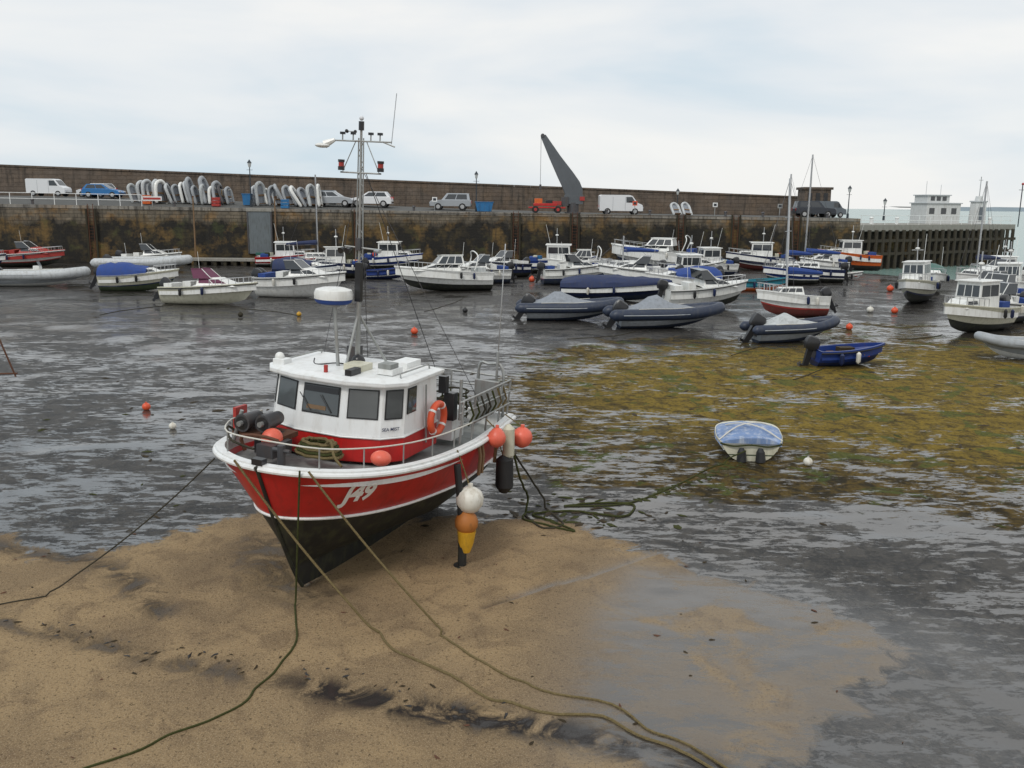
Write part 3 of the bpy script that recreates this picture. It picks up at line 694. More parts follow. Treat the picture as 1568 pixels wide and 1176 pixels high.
def cabin(b,x0,x1,wb,wt_,z0,z1,rf,rb,wall,nside=2,front=2,back=False,vb=.3,vt=.88,roof=None,over=.06,glass='glass',frame=None,rt=.05):
    bot=[(x0,-wb,z0),(x1,-wb*.92,z0),(x1,wb*.92,z0),(x0,wb,z0)]; top=[(x0+rb,-wt_,z1),(x1-rf,-wt_*.92,z1),(x1-rf,wt_*.92,z1),(x0+rb,wt_,z1)]
    b.prism(bot,top,wall)
    def row(q,n,m0=.05):
        g_=.035
        for i in range(n):
            u0=m0+(1-2*m0)*i/n+g_/2; u1=m0+(1-2*m0)*(i+1)/n-g_/2
            b.panel(q,u0,u1,vb,vt,.012,glass,frame,.03)
    if nside: row([bot[0],bot[1],top[1],top[0]],nside); row([bot[2],bot[3],top[3],top[2]],nside)
    if front: row([bot[1],bot[2],top[2],top[1]],front)
    if back: row([bot[3],bot[0],top[0],top[3]],2)
    if roof:
        o=over
        q=[(top[0][0]-o*1.5,-wt_-o,z1),(top[1][0]+o*2,-wt_*.92-o,z1),(top[1][0]+o*2,wt_*.92+o,z1),(top[0][0]-o*1.5,wt_+o,z1)]
        q2=[(p[0],p[1]*.96,z1+rt) for p in q]; q=[(p[0],p[1],p[2]+.003) for p in q]
        b.prism(q,q2,roof)

def outboard(b,x,z,y=0,s=1.0,tilt=35,col='black_plastic'):
    T=Matrix.Translation((x,y,z))@Matrix.Rotation(R(tilt),4,'Y')
    t=MB()
    def ring(cx,w,l,zz): return [(cx-l,-w*.6,zz),(cx-l*.6,-w,zz),(cx+l*.7,-w,zz),(cx+l,-w*.6,zz),(cx+l,w*.6,zz),(cx+l*.7,w,zz),(cx-l*.6,w,zz),(cx-l,w*.6,zz)]
    rs=[ring(0,.16,.24,.1),ring(0,.2,.3,.22),ring(-.01,.2,.3,.48),ring(-.02,.16,.25,.62),ring(-.03,.08,.14,.68)]
    vs=[p for r in rs for p in r]; fs=[]
    for i in range(4):
        for k in range(8): fs.append((i*8+k,i*8+(k+1)%8,(i+1)*8+(k+1)%8,(i+1)*8+k))
    fs+=[tuple(range(7,-1,-1)),tuple(range(32,40))]
    t.add(vs,fs,col)
    t.prism([(-.1,-.05,-.75),(.12,-.05,-.75),(.12,.05,-.75),(-.1,.05,-.75)],[(-.14,-.1,.12),(.14,-.1,.12),(.14,.1,.12),(-.14,.1,.12)],col)
    t.tube([(-.25,0,-.62),(.05,0,-.62),(.2,0,-.62)],.06,col,n=8,rads=[.05,.065,.02]); t.box((-.02,0,-.85),(.16,.02,.25),col)
    for k in range(3):
        a=k*2.094; t.box((-.28,.09*math.cos(a),-.62+.09*math.sin(a)),(.02,.1,.1),'steel_dark',rx=a)
    t.box((.18,0,.0),(.16,.26,.4),'steel_dark')
    o=len(b.v); b.v+=[tuple(T@(Vector(p)*s)) for p in t.v]
    for f,mi in zip(t.f,t.m): b.f.append(tuple(o+k for k in f)); b.m.append(b.mi(t.names[mi]))

def rails(b,P,s0,s1,h,m='alu',n=7,inset=.93):
    for side in(1,-1):
        pts=[]
        for i in range(n):
            s=s0+(s1-s0)*i/(n-1); p=P(s,1,side); q=Vector((p.x*.985,p.y*inset,p.z+h)); pts.append(q)
            b.cyl((p.x*.985,p.y*inset,p.z),q,.018,m,n=5)
        b.tube(pts,.02,m,n=5)
    p=P(s1,1,1);q=P(s1,1,-1); b.tube([(p.x*.985,p.y*inset,p.z+h),((p.x*.985+.1),0,p.z+h),(q.x*.985,q.y*inset,q.z+h)],.02,m,n=5)

SHADE_POOLS=[]  # boat footprints that get painted shade and wet film beneath
def boat(name,X,Y,hd,L,style,top='white_gel',bot='antifoul_black',strp='navy_paint',cab='white_gel',cover='canvas_blue',B=None,hs=None,hb=None,heel=0,ob=1,mast=0,obcol='black_plastic',z0=0.0,glass='glass',covh=1.0,grow=1.07,**kw):
    L*=grow
    SHADE_POOLS.append((X,Y,hd,L))
    B=B or L*.38; hs=(hs or .82+L*.04)*(1.08 if grow>1 else 1); hb=hb or hs*1.35
    e=empty(name,(X-math.cos(R(hd))*L*.48,Y-math.sin(R(hd))*L*.48,z0-.04),R(hd),rx=R(heel+random.uniform(-2.5,2.5)))
    b=MB(); P,sh=hull_fn(L,B,hs,hb,rake=.14*L,rise=.28*hb,vee=.3,**kw)
    build_hull(b,P,sh,L,B,(bot,strp,top,top,cab),band=(.34,.36),fw=.07,dd=hs*.42 if style!='open' else hs*.5,nst=18,low=4,up=4,rub='black_rubber' if style in('open','cuddy') else None)
    b.obj('hull',e)
    b=MB(); d=MB()
    def foredeck(s0,rise=.06):
        ss=[s0+(1-s0)*(1-(1-i/8)**1.5) for i in range(9)]
        V=[];n=len(ss)
        for s in ss:
            pl=P(s,1,1);pr=P(s,1,-1); V+=[pl*1.0+Vector((0,-.03*B,.035)),Vector((pl.x,pl.y*.5,pl.z+.035+rise*(1-s*.6))),Vector((pl.x,0,pl.z+.035+rise*1.2*(1-s*.6))),Vector((pl.x,pr.y*.5,pr.z+.035+rise*(1-s*.6))),pr+Vector((0,.03*B,.035))]
        F=[(i*5+k,i*5+k+1,(i+1)*5+k+1,(i+1)*5+k) for i in range(n-1) for k in range(4)]
        b.add(V,F,cab)
        p=P(s0,1,1); b.add([(p.x,p.y*.9,p.z+.03),(p.x,-p.y*.9,p.z+.03),(p.x,-p.y*.9,p.z-.4),(p.x,p.y*.9,p.z-.4)],[(0,1,2,3)],cab)
    zc=sh(.55)
    if style=='cuddy':
        foredeck(.42,.1)
        cabin(b,L*.40,L*.82,B*.37,B*.27,zc,zc+.5,L*.22,.05,cab,2,0,vb=.35,vt=.85,glass=glass)
        bot_=[(L*.38,-B*.38,zc+.44),(L*.56,-B*.30,zc+.44),(L*.56,B*.30,zc+.44),(L*.38,B*.38,zc+.44)]
        top_=[(L*.35,-B*.34,zc+1.0),(L*.45,-B*.25,zc+1.0),(L*.45,B*.25,zc+1.0),(L*.35,B*.34,zc+1.0)]
        b.prism(bot_,top_,glass)
        b.tube([top_[0],top_[1],top_[2],top_[3]],.03,'alu' if cover!='canvas_purple' else 'canvas_purple',n=6)
        for p,q in zip(bot_[1:3],top_[1:3]): b.cyl(p,q,.025,'white_gel',n=5)
        b.box((L*.28,0,zc-.05),(.5,B*.5,.6),cab); b.box((L*.10,0,zc-.1),(.5,B*.75,.45),cover if random.random()<.5 else cab)
        rails(d,P,.62,.97,.36)
    elif style=='wheelhouse':
        foredeck(.5,.05)
        cabin(b,L*.32,L*.64,B*.34,B*.31,zc-.2,zc+1.25,.12,.02,cab,2,3,back=True,vb=.5,vt=.88,roof=cab,over=.08)
        cabin(b,L*.62,L*.82,B*.3,B*.22,zc,zc+.42,.3,.0,cab,1,0,vb=.4,vt=.8)
        d.cyl((L*.45,0,zc+1.3),(L*.45,0,zc+2.7),.035,'alu'); d.cyl((L*.45,-.35,zc+2.0),(L*.45,.35,zc+2.0),.02,'alu',n=5); d.ball((L*.45,0,zc+2.1),.15,'white_gel',n=8,sc=(1,1,.5))
        d.cyl((L*.36,.3,zc+1.3),(L*.30,.35,zc+3.0),.014,'white_gel',n=5)
        rails(d,P,.62,.97,.4)
        b.box((L*.14,0,zc-.1),(.7,B*.55,.5),cover)
        for k in range(3): b.box((L*.2+random.uniform(-.3,.3),random.uniform(-.4,.4),zc+.1),(.35,.3,.3),random.choice(['buoy_orange','skip_blue','cream_gel','rope_green']),rz=k)
    elif style=='cruiser':
        foredeck(.40,.12)
        cabin(b,L*.34,L*.82,B*.38,B*.27,zc,zc+.5,L*.26,.05,cab,3,0,vb=.4,vt=.8,glass=glass)
        cabin(b,L*.30,L*.60,B*.37,B*.28,zc+.42,zc+1.05,.55,.1,cab,3,3,vb=.12,vt=.88,roof=cab,over=.05)
        b.tube(smooth_path([(L*.2,-B*.4,zc),(L*.16,-B*.38,zc+.9),(L*.18,-B*.2,zc+1.3),(L*.18,B*.2,zc+1.3),(L*.16,B*.38,zc+.9),(L*.2,B*.4,zc)],4),.045,cab,n=8)
        b.box((L*.12,0,zc-.05),(.6,B*.75,.5),cover)
        rails(d,P,.5,.98,.45)
    elif style=='cover':
        foredeck(.55,.06)
        n=9
        V=[];F=[]
        for i in range(n):
            s=.0+.66*i/(n-1); p=P(s,1,1); hh=(.36+.45*math.sin(math.pi*min(1,.25+i/(n-1)*.75)))
            for k in range(9):
                a=math.pi*k/8; V.append((p.x,p.y*1.02*math.cos(a),p.z-.02+hh*math.sin(a)**.8*(1+.12*random.uniform(-1,1))))
        for i in range(n-1):
            for k in range(8): F.append((i*9+k,(i+1)*9+k,(i+1)*9+k+1,i*9+k+1))
        F+=[tuple(range(9)),tuple(range((n-1)*9+8,(n-1)*9-1,-1))]
        b.add(V,F,cover)
        cabin(b,L*.5,L*.8,B*.3,B*.2,zc,zc+.35,L*.15,0,cab,1,0,vb=.3,vt=.8)
        rails(d,P,.7,.97,.35)
    elif style=='full_cover':
        V=[];F=[];n=15
        for i in range(n):
            s=1-(1-i/(n-1))**1.4; s=min(s,.995); p=P(s,1,1); hh=covh*(.15+.5*math.sin(math.pi*min(1,(1-s)*.75+.03)))
            for k in range(11):
                a=math.pi*k/10; V.append((p.x,p.y*1.03*math.cos(a),p.z-.06+hh*math.sin(a)**.6*(1+.16*random.uniform(-1,1))))
        for i in range(n-1):
            for k in range(10): F.append((i*11+k,(i+1)*11+k,(i+1)*11+k+1,i*11+k+1))
        F+=[tuple(range(11))]
        b.add(V,F,cover)
    elif style=='sail':
        foredeck(.45,.05); zc=sh(.5)
        cabin(b,L*.36,L*.76,B*.33,B*.24,zc,zc+.45,.5,.05,cab,3,1,vb=.35,vt=.8)
        H=mast or L*1.5
        d.cyl((L*.56,0,zc+.3),(L*.56,0,zc+H),.065,'alu',n=8); d.cyl((L*.56,-B*.22,zc+H*.55),(L*.56,B*.22,zc+H*.55),.02,'alu',n=5)
        d.tube([(L*.56,0,zc+1.2),(L*.06,0,zc+1.1)],.05,'alu',n=6)
        V=[(L*.55,0,zc+1.35),(L*.4,0,zc+1.32),(L*.2,0,zc+1.25),(L*.05,0,zc+1.2)]; d.tube(V,.15,cover,n=8,rads=[.22,.19,.15,.08])
        for p in((L*.98,0,sh(1)),(0.02,0,sh(0)),(L*.54,B*.46,sh(.5)),(L*.54,-B*.46,sh(.5))):
            d.cyl((L*.56,0,zc+H-.05),p,.010,'steel_dark',n=4)
        rails(d,P,.7,.98,.42)
    elif style=='open':
        b.box((L*.3,0,hs*.75),(.3,B*.8,.05),'wood'); b.box((L*.58,0,hs*.8),(.3,B*.75,.05),'wood'); b.box((L*.45,.1,hs*.9),(.6,.4,.3),'weed_clump'); b.box((L*.7,-.1,hs*.8),(.3,.3,.25),'buoy_orange'); 
    if ob:
        for k in range(ob): outboard(d,-.22,hs*.9,(k-(ob-1)/2)*.5,s=.8+L*.04,tilt=random.choice((30,38,15)),col=obcol)
    if name!='covered_dinghy':
      for s_,sd in ((.25,1),(.55,-1),(.4,1),(.3,-1)):
        p=P(s_,1,sd); d.tube([(p.x,p.y+sd*.1,p.z-.05),(p.x,p.y+sd*.1,p.z-.12),(p.x,p.y+sd*.1,p.z-.42),(p.x,p.y+sd*.1,p.z-.5)],.09,random.choice(['buoy_white','navy_paint','black_rubber','navy_paint']),n=8,rads=[.03,.09,.09,.03])
    if style in('cruiser','cuddy','cover') : d.cyl((L*.33,B*.3,hs+.2),(L*.30,B*.32,hs+2.1),.012,'white_gel',n=4)
    if b.v: b.obj('superstructure',e,bevel=.012)
    if d.v: d.obj('fittings',e)
    return e

def rib(name,X,Y,hd,L,col='navy_tube',cover=None,ob=1,console=True,heel=0,obcol='black_plastic'):
    L*=1.04; B=L*.42; r=L*.048+.03
    SHADE_POOLS.append((X,Y,hd,L))
    e=empty(name,(X-math.cos(R(hd))*L*.48,Y-math.sin(R(hd))*L*.48,-.04),R(hd),rx=R(heel+random.uniform(-3,3))); b=MB()
    y=B/2-r; zt=.48+r
    pts=[(-.12*L,y,zt-.02),(.05*L,y,zt),(.4*L,y,zt+.02),(.68*L,y*.93,zt+.08),(.86*L,y*.6,zt+.2),(.96*L,0,zt+.28)]
    full=smooth_path(pts+[(p[0],-p[1],p[2]) for p in pts[-2::-1]],5); nn=len(full)
    b.tube(full,r,col,n=12,rads=[r*.25,r*.7]+[r]*(nn-4)+[r*.7,r*.25])
    P,sh=hull_fn(L*.93,B*.8,.5,.78,rake=.18*L,rise=.3,vee=.35)
    build_hull(b,P,sh,L*.93,B*.8,('antifoul_navy' if col=='navy_tube' else 'white_gel','grey_tube','grey_tube','grey_tube','grey_tube'),dd=.12,nst=14,low=4,up=3)
    b.obj('tubes_and_hull',e)
    d=MB()
    for side in(1,-1):
        q=smooth_path([(.15*L,side*(y+r*.2),zt+r),(.3*L,side*(y+r*.2),zt+r*1.08),(.5*L,side*(y+r*.1),zt+r*1.1),(.66*L,side*(y*.9),zt+r*1.3)],3); d.tube(q,.018,'rope_white',n=5)
        d.tube([(p[0],p[1]+side*r*.99,p[2]) for p in smooth_path([(.0*L,side*y,zt),(.4*L,side*y,zt+.02),(.62*L,side*y*.95,zt+.06)],4)],.025,'grey_tube',n=5)
    if cover:
        V=[];F=[];n=11
        prof=[.1,.28,.5,.78,.85,.62,.42,.34,.25,.15,.05]
        for i in range(n):
            x=L*(.06+.74*i/(n-1)); yy=(y+r*.3)*(1 if i<7 else 1-.12*(i-6))
            for k in range(11):
                a=math.pi*k/10; V.append((x+random.uniform(-.03,.03),yy*math.cos(a),zt+r*.5+prof[i]*L*.15*(math.sin(a)**1.6)*(1+.14*random.uniform(-1,1))))
        for i in range(n-1):
            for k in range(10): F.append((i*11+k,(i+1)*11+k,(i+1)*11+k+1,i*11+k+1))
        F+=[tuple(range(11)),tuple(range((n-1)*11+10,(n-1)*11-1,-1))]
        d.add(V,F,cover)
    elif console:
        d.box((.45*L,0,zt+.25),(.5,.55,.8),'white_gel',taper=.8); d.panel([(.45*L+.2,-.22,zt+.6),(.45*L+.2,.22,zt+.6),(.45*L+.05,.2,zt+.95),(.45*L+.05,-.2,zt+.95)],0,1,0,1,.01,'glass'); d.box((.28*L,0,zt+.1),(.55,.5,.45),'black_plastic')
        d.tube(smooth_path([(-.0,-.4,zt),(-.02,-.4,zt+.8),(-.02,.4,zt+.8),(0,.4,zt)],3),.03,'alu',n=6)
    for k in range(ob): outboard(d,-.15,.66,(k-(ob-1)/2)*.5,s=.9+L*.05,tilt=32,col=obcol)
    d.obj('console_and_engine',e)
    return e

# ------------------------------------------------------------------ moored fleet
boat('motorboat',-44.1,81.5,0,5.9,'cuddy',top='white_gel',cover='red_dull',strp='red_dull',cab='red_dull')
boat('motorboat',-45.5,75,5,5,'cuddy',top='navy_paint',cab='white_gel')
rib('inflatable_boat',-33.4,62.9,3,6.2,'pale_tube',console=True)
rib('inflatable_boat',-31.5,76.9,2,7.0,'pale_tube',console=False)
boat('motorboat',-32.5,80,4,5.0,'cuddy',top='white_gel',strp='red_dull')
boat('motorboat',-25.4,60.4,8,4.8,'cover',top='cream_gel',cover='canvas_blue',bot='antifoul_green',strp='navy_paint')
boat('motorboat',-18.0,52.6,-8,5.4,'cuddy',top='cream_gel',bot='cream_gel',strp='cream_gel',cab='white_gel',cover='canvas_purple',glass='canvas_purple',hs=.95)
boat('motorboat',-13.6,57,-12,5.6,'cuddy',hs=1.2,ob=2,bot='white_gel',strp='white_gel')
boat('fishing_boat',-21.6,85,8,5.4,'wheelhouse',top='red_paint',bot='antifoul_black',strp='white_gel',cab='white_paint',ob=0,hs=.9)
boat('motorboat',-14.6,73,195,4.8,'wheelhouse',top='navy_paint',cover='canvas_blue',ob=1)
boat('motorboat',-15.8,68,-10,4.6,'cover',top='navy_paint',cover='canvas_navy')
boat('rowing_boat',-10.2,72,10,3.2,'open',top='blue_paint',bot='navy_paint',strp='white_gel',cab='blue_paint',hs=.7)
boat('fishing_boat',-11.4,83,-8,5.6,'wheelhouse',top='blue_paint',strp='white_gel',cover='canvas_blue',ob=0)
boat('cabin_cruiser',-4.8,62.6,197,6.4,'cruiser',bot='antifoul_black',hs=1.2,strp='white_gel',ob=0,cover='canvas_pale',heel=3)
boat('motorboat',-2.6,69,200,4.6,'cuddy',bot='antifoul_navy',strp='white_gel')
boat('motorboat',-.9,75,215,4.8,'cuddy',top='navy_paint',bot='antifoul_black',cover='canvas_navy')
boat('fishing_boat',4.1,80.5,-5,6.3,'wheelhouse',top='blue_paint',cover='canvas_blue',ob=0,strp='white_gel')
boat('motorboat',4.8,69.1,10,5.0,'cuddy',top='white_gel',bot='antifoul_navy',cover='canvas_blue',hs=1.1)
rib('inflatable_boat',3.2,47.1,-2,4.9,'navy_tube',cover='canvas_grey')
boat('motorboat',6.6,57.5,-14,6.6,'full_cover',top='navy_paint',bot='antifoul_navy',cover='canvas_navy',strp='navy_paint',ob=0,hs=.9)
rib('inflatable_boat',7.9,44.6,6,5.2,'navy_tube',cover='canvas_grey')
boat('cabin_cruiser',13.0,80.5,160,7.8,'cruiser',hs=1.8,bot='antifoul_navy',ob=0,cover='canvas_blue',heel=-2)
boat('sailing_boat',9.2,71.5,200,5.8,'sail',top='blue_paint',bot='antifoul_navy',cover='canvas_blue',mast=2.4,ob=1,hs=1.1)
boat('motorboat',9.4,66,170,5.6,'cuddy',top='white_gel',cover='canvas_blue',strp='white_gel',hs=1.2)
boat('motorboat',11.9,62.5,188,5.0,'cover',top='white_gel',bot='antifoul_black',cover='canvas_blue')
boat('motorboat',11.5,53.4,15,5.1,'cuddy',bot='antifoul_black',strp='white_gel',hs=1.15)
boat('motorboat',14.6,72.5,20,5.2,'cuddy',bot='antifoul_navy',hs=1.15)
boat('motorboat',13.2,67.5,190,4.8,'wheelhouse',bot='antifoul_black',strp='white_gel',cover='canvas_blue')
boat('motorboat',17.2,79,195,5.0,'wheelhouse',bot='antifoul_navy')
boat('motorboat',5.6,75.5,185,5.0,'cruiser',bot='antifoul_navy',cover='canvas_pale',hs=1.1)
boat('fishing_boat',24.0,87,172,6.0,'wheelhouse',top='navy_paint',bot='antifoul_red',strp='white_gel',ob=0,hs=1.2)
boat('rowing_boat',18.3,65.3,0,3.4,'open',top='teal_paint',bot='orange_paint',strp='white_gel',cab='teal_paint',hs=.7)
boat('sailing_boat',24.4,73.6,175,5.2,'sail',top='navy_paint',strp='white_gel',cover='canvas_blue',mast=9.0,ob=1)
boat('sailing_boat',22.0,71,200,4.6,'sail',top='blue_paint',strp='white_gel',cover='canvas_blue',mast=7.4,ob=0)
boat('fishing_boat',33.2,88.5,175,5.6,'wheelhouse',top='orange_paint',bot='antifoul_black',strp='orange_paint',ob=0,hs=1.4)
boat('motorboat',29.2,84,180,4.2,'cuddy',cover='canvas_blue',top='white_gel')
boat('sailing_boat',15.7,49.8,190,3.9,'sail',top='white_gel',bot='antifoul_red',strp='red_dull',cover='canvas_blue',mast=6.4,ob=1,heel=3,hs=1.05)
rib('inflatable_boat',12.9,40.2,12,3.9,'navy_tube',cover='canvas_pale')
boat('rowing_boat',13.1,34.2,8,2.7,'open',top='blue_paint',bot='navy_paint',strp='blue_paint',cab='blue_paint',hs=.6,B=1.3)
boat('motorboat',26.2,57.8,235,5.4,'wheelhouse',top='cream_gel',bot='antifoul_black',strp='navy_paint',heel=3,hs=1.2)
boat('motorboat',31.0,66,250,5.4,'cover',top='white_gel',cover='green_paint',hs=1.1)
boat('rowing_boat',28.7,76.5,10,2.6,'open',top='white_gel',bot='white_gel',hs=.5,ob=0)
boat('motorboat',23.1,44.2,215,5.2,'wheelhouse',top='cream_gel',bot='antifoul_black',strp='cream_gel',hs=1.1)
boat('motorboat',27.6,51,225,5.4,'cuddy',top='white_gel',bot='antifoul_black',hs=1.2)
boat('motorboat',25.8,47.5,210,5.0,'cuddy',top='white_gel',bot='antifoul_black',cover='canvas_blue')
boat('fishing_boat',33.4,60,240,5.6,'wheelhouse',top='white_gel',cover='red_dull',bot='antifoul_black')
boat('sailing_boat',34.5,66,215,5.8,'sail',cover='canvas_navy',mast=6.8,ob=0)
boat('motorboat',38,70,200,5.5,'cuddy',bot='antifoul_navy')
boat('motorboat',30.0,56,220,5.2,'cuddy',bot='antifoul_navy',strp='red_dull')
boat('motorboat',42,77,190,5.5,'wheelhouse',bot='antifoul_navy',top='navy_paint',z0=-.4)
rib('inflatable_boat',20.8,36.1,175,3.2,'grey_tube',console=False)
boat('sailing_boat',-17.8,79.5,8,5.0,'sail',top='red_dull',cover='canvas_navy',mast=7.2,ob=0)

e=boat('covered_dinghy',5.95,21.6,80,2.0,'full_cover',top='cream_gel',bot='cream_gel',strp='antifoul_green',cover='canvas_iceblue',B=1.58,hs=.46,hb=.52,ob=0,covh=.40,grow=1.0,ntop=6,etop=.5)
b=MB()
for y in(-.22,.22): b.tube([(-.06,y,.36),(-.1,y,.28),(-.12,y,.06),(-.08,y,.02)],.1,'black_rubber',n=10,rads=[.05,.1,.12,.05])
b.tube(smooth_path([(0,-.72,.46),(-.05,-.4,.40),(-.06,0,.44),(-.05,.4,.40),(0,.72,.46)],4),.02,'rope_green',n=6)
b.tube(smooth_path([(.15,-.75,.50),(.5,-.3,.73),(.9,.2,.75),(1.4,.6,.55)],4),.018,'rope_white',n=5); b.tube(smooth_path([(.15,.75,.50),(.6,.3,.73),(1.0,-.2,.75),(1.5,-.6,.55)],4),.018,'rope_white',n=5)
b.obj('ropes_and_fenders',e)

# ------------------------------------------------------------------ buoys / mooring lines on the mud
def buoy(X,Y,r,c):
    e=empty('mooring_buoy',(X,Y,gh(X,Y)+r*.8)); b=MB(); b.ball((0,0,0),r,c,n=16,sc=(1,1,.95)); b.tube([(0,0,r*.85),(0,0,r*1.15)],r*.22,c,n=8); b.tube([(r*.12,0,r*1.1),(0,0,r*1.35),(-r*.12,0,r*1.1)],r*.05,'galv',n=5); b.obj('float',e)
for X,Y,r,c in((-10.7,25.3,.12,'buoy_orange'),(-9.1,23.1,.10,'buoy_white'),(-4.6,41.2,.17,'buoy_orange'),(7.05,20.3,.11,'buoy_white'),(-11.5,47.5,.13,'yellow'),(2.2,47.0,.16,'buoy_orange'),(22.4,51.9,.2,'buoy_orange'),(-2.7,50,.15,'black_rubber'),(17,44.5,.17,'buoy_orange'),(19,57,.2,'buoy_orange'),(-5,70,.2,'buoy_orange'),(1.5,71,.25,'buoy_orange'),(18,82,.3,'yellow'),(28,66,.25,'buoy_orange'),(21,52,.2,'buoy_white'),(-14.5,47,.14,'rope_dark'),(5.9,74,.22,'buoy_orange'),(-20,69,.2,'buoy_orange')): buoy(X,Y,r,c)
def chain(pts,m='rope_dark',r=.03,name='mooring_rope',k=8,n=6,jit=.0,wig=0):
    P=smooth_path(pts,k)
    if jit: P=[p+Vector((random.uniform(-jit,jit),random.uniform(-jit,jit),0)) for p in P]
    if wig: P=[p+Vector((wig*noise.noise((p.x*1.5,p.y*1.5,5)),wig*noise.noise((p.x*1.5,p.y*1.5,9)),0))*(1 if p.z<.14 else 0) for p in P]
    P=[Vector((p.x,p.y,max(p.z if p.z>.14 else -9,gh(p.x,p.y)+r*.7))) for p in P]
    b=MB(); b.tube(P,r,m,n=n); return b.obj(name)
for (x0,y0,x1,y1) in((-15.5,50.5,-11.5,47.5),(-3,60,-5,50),(6,43,2.5,40),(11.5,39,9,36),(12,33.5,10,31),(21,43,18,41),(14,48,17,44.5),(-20,52,-22,47)):
    mx_,my_=(x0+x1)/2+random.uniform(-.6,.6),(y0+y1)/2+random.uniform(-.6,.6)
    chain([(x0,y0,.05),(mx_,my_,.03),(x1,y1,.04)],r=.018)

# ------------------------------------------------------------------ main fishing boat J49
a22=R(22); FW=Vector((-math.sin(a22),-math.cos(a22),0)); HD=math.atan2(FW.y,FW.x)
e=empty('fishing_boat',(-1.57,17.52,-.02),HD,rx=R(-2.7)); JB=e
L,B=5.75,3.5
P,sh=hull_fn(L,B,2.06,2.32,rake=1.12,ntop=5,etop=.52,s0=.40,vee=.34,trans=.93,rise=.03,nlow=3.2,sag=.10,keel=.17)
b=MB()
ss,inner=build_hull(b,P,sh,L,B,('antifoul_black','white_paint','red_paint','white_paint','white_paint'),band=(.54,.61),fw=.022,dd=.24,capw=.10,nst=56,low=12,up=10,pw=1.9,caph=.035,keel=.17)
hullo=b.obj('hull',e,angle=50)
bvh=BVHTree.FromPolygons(b.v,b.f)
b=MB()
for side in(1,-1):
    b.tube([P(s,1,side)+Vector((0,side*.03,-.03)) for s in ss],.04,'white_paint',n=8)
    b.tube([P(s,.55+.07*s,side)+Vector((0,side*.018,0)) for s in ss],.022,'white_paint',n=6)
b.tube([P(1,f,1)+Vector((.012,0,0)) for f in [i/14 for i in range(15)]],.03,'antifoul_black',n=8)
b.obj('rubbing_strake',e)
def text_mesh(txt,size,shear=.35,off=.012):
    cu=bpy.data.curves.new('text_src','FONT'); cu.body=txt; cu.size=size; cu.shear=shear; cu.offset=off; cu.align_x='CENTER'; cu.align_y='CENTER'; cu.resolution_u=3
    to=bpy.data.objects.new('t',cu); COL.objects.link(to); dg=bpy.context.evaluated_depsgraph_get(); dg.update()
    tm=bpy.data.meshes.new_from_object(to.evaluated_get(dg)); bpy.data.objects.remove(to); return tm
def place_text(txt,size,c,nrm):
    nrm=Vector(nrm).normalized()
    t=Vector((-nrm.y,nrm.x,0))
    tm=text_mesh(txt,size,.22,.016)
    bm=bmesh.new(); bm.from_mesh(tm); bmesh.ops.triangulate(bm,faces=bm.faces)
    for _ in range(2):
        le=[ed for ed in bm.edges if ed.calc_length()>.04]
        if le: bmesh.ops.subdivide_edges(bm,edges=le,cuts=1); bmesh.ops.triangulate(bm,faces=bm.faces)
    for v in bm.verts:
        o=Vector(c)+t*v.co.x+Vector((0,0,v.co.y*1.18))
        hit,hn,_,_=bvh.ray_cast(o+nrm*1.5,-nrm)
        v.co=(hit+nrm*.010) if hit else o
    bm.to_mesh(tm); bm.free(); tm.name='registration_text'; tm.materials.append(MATS['plate_text'])
    o=bpy.data.objects.new('registration_marking',tm); COL.objects.link(o); o.parent=e
place_text('J49',.38,(4.93,1.25,1.84),(.62,.78,0))
place_text('J49',.32,(4.95,-1.2,1.86),(.62,-.78,0))
# wheelhouse
dx=-.42; YO=-.22; b=MB()
dk=1.95; zr,zt_=2.36,3.19; wy_=1.05
plan=[(2.60,-1.22),(3.80,-1.22),(4.12,-.98),(4.32,-.42),(4.32,.42),(4.12,.98),(3.80,1.22),(2.60,1.22)]
plan=[(x+dx,y*wy_+YO) for x,y in plan]
def ringat(z,inset): return [(x-(inset if x>3+dx else 0)*1.0,(y-YO)*(1-inset*.25)+YO,z) for (x,y) in plan]
r0=ringat(dk,-.02);r1=ringat(zr,.0);r2=ringat(zt_,.13)
b.prism(r0,r1,'red_paint'); b.prism([(p[0],p[1],p[2]+.002) for p in r1],r2,'white_paint')
n=len(plan)
for i in range(n):
    q=[r1[i],r1[(i+1)%n],r2[(i+1)%n],r2[i]]
    if i==7:
        b.panel(q,.1,.34,.05,.9,.015,'red_paint'); b.panel(q,.6,.9,.45,.88,.015,'glass_wheelhouse','black_rubber',.02); continue
    if i in(0,6): 
        if i==6: b.panel(q,.06,.30,.44,.90,.02,'glass_wheelhouse','black_rubber',.02)
        else: b.panel(q,.70,.94,.44,.90,.02,'glass_wheelhouse','black_rubber',.02)
        continue
    m0=.17 if i in(1,5) else .12
    b.panel(q,m0,1-m0,.38,.90,.02,'glass_wheelhouse','black_rubber',.022)
    if i==3: b.panel(q,.13,.87,.78,.89,.03,'black_plastic'); b.panel(q,.20,.62,.44,.52,.026,'wood')
b.obj('wheelhouse',e,smooth=False,bevel=.018)
tm=text_mesh('SEA MIST',.075,.1,.001); tm.materials.append(MATS['navy_paint']); tm.name='name_text'
o=bpy.data.objects.new('name_lettering',tm); COL.objects.link(o); o.parent=e
nn3=(Vector(r1[6])-Vector(r1[5])); tx=nn3.normalized(); up=(Vector(r2[5])-Vector(r1[5])).normalized(); nz_=tx.cross(up).normalized(); up2=nz_.cross(tx)
Mt=Matrix((tx,up2,nz_)).transposed().to_4x4(); Mt.translation=Vector(r1[5]).lerp(Vector(r1[6]),.40)+up*.14+nz_*.022
o.matrix_local=Mt
b=MB()
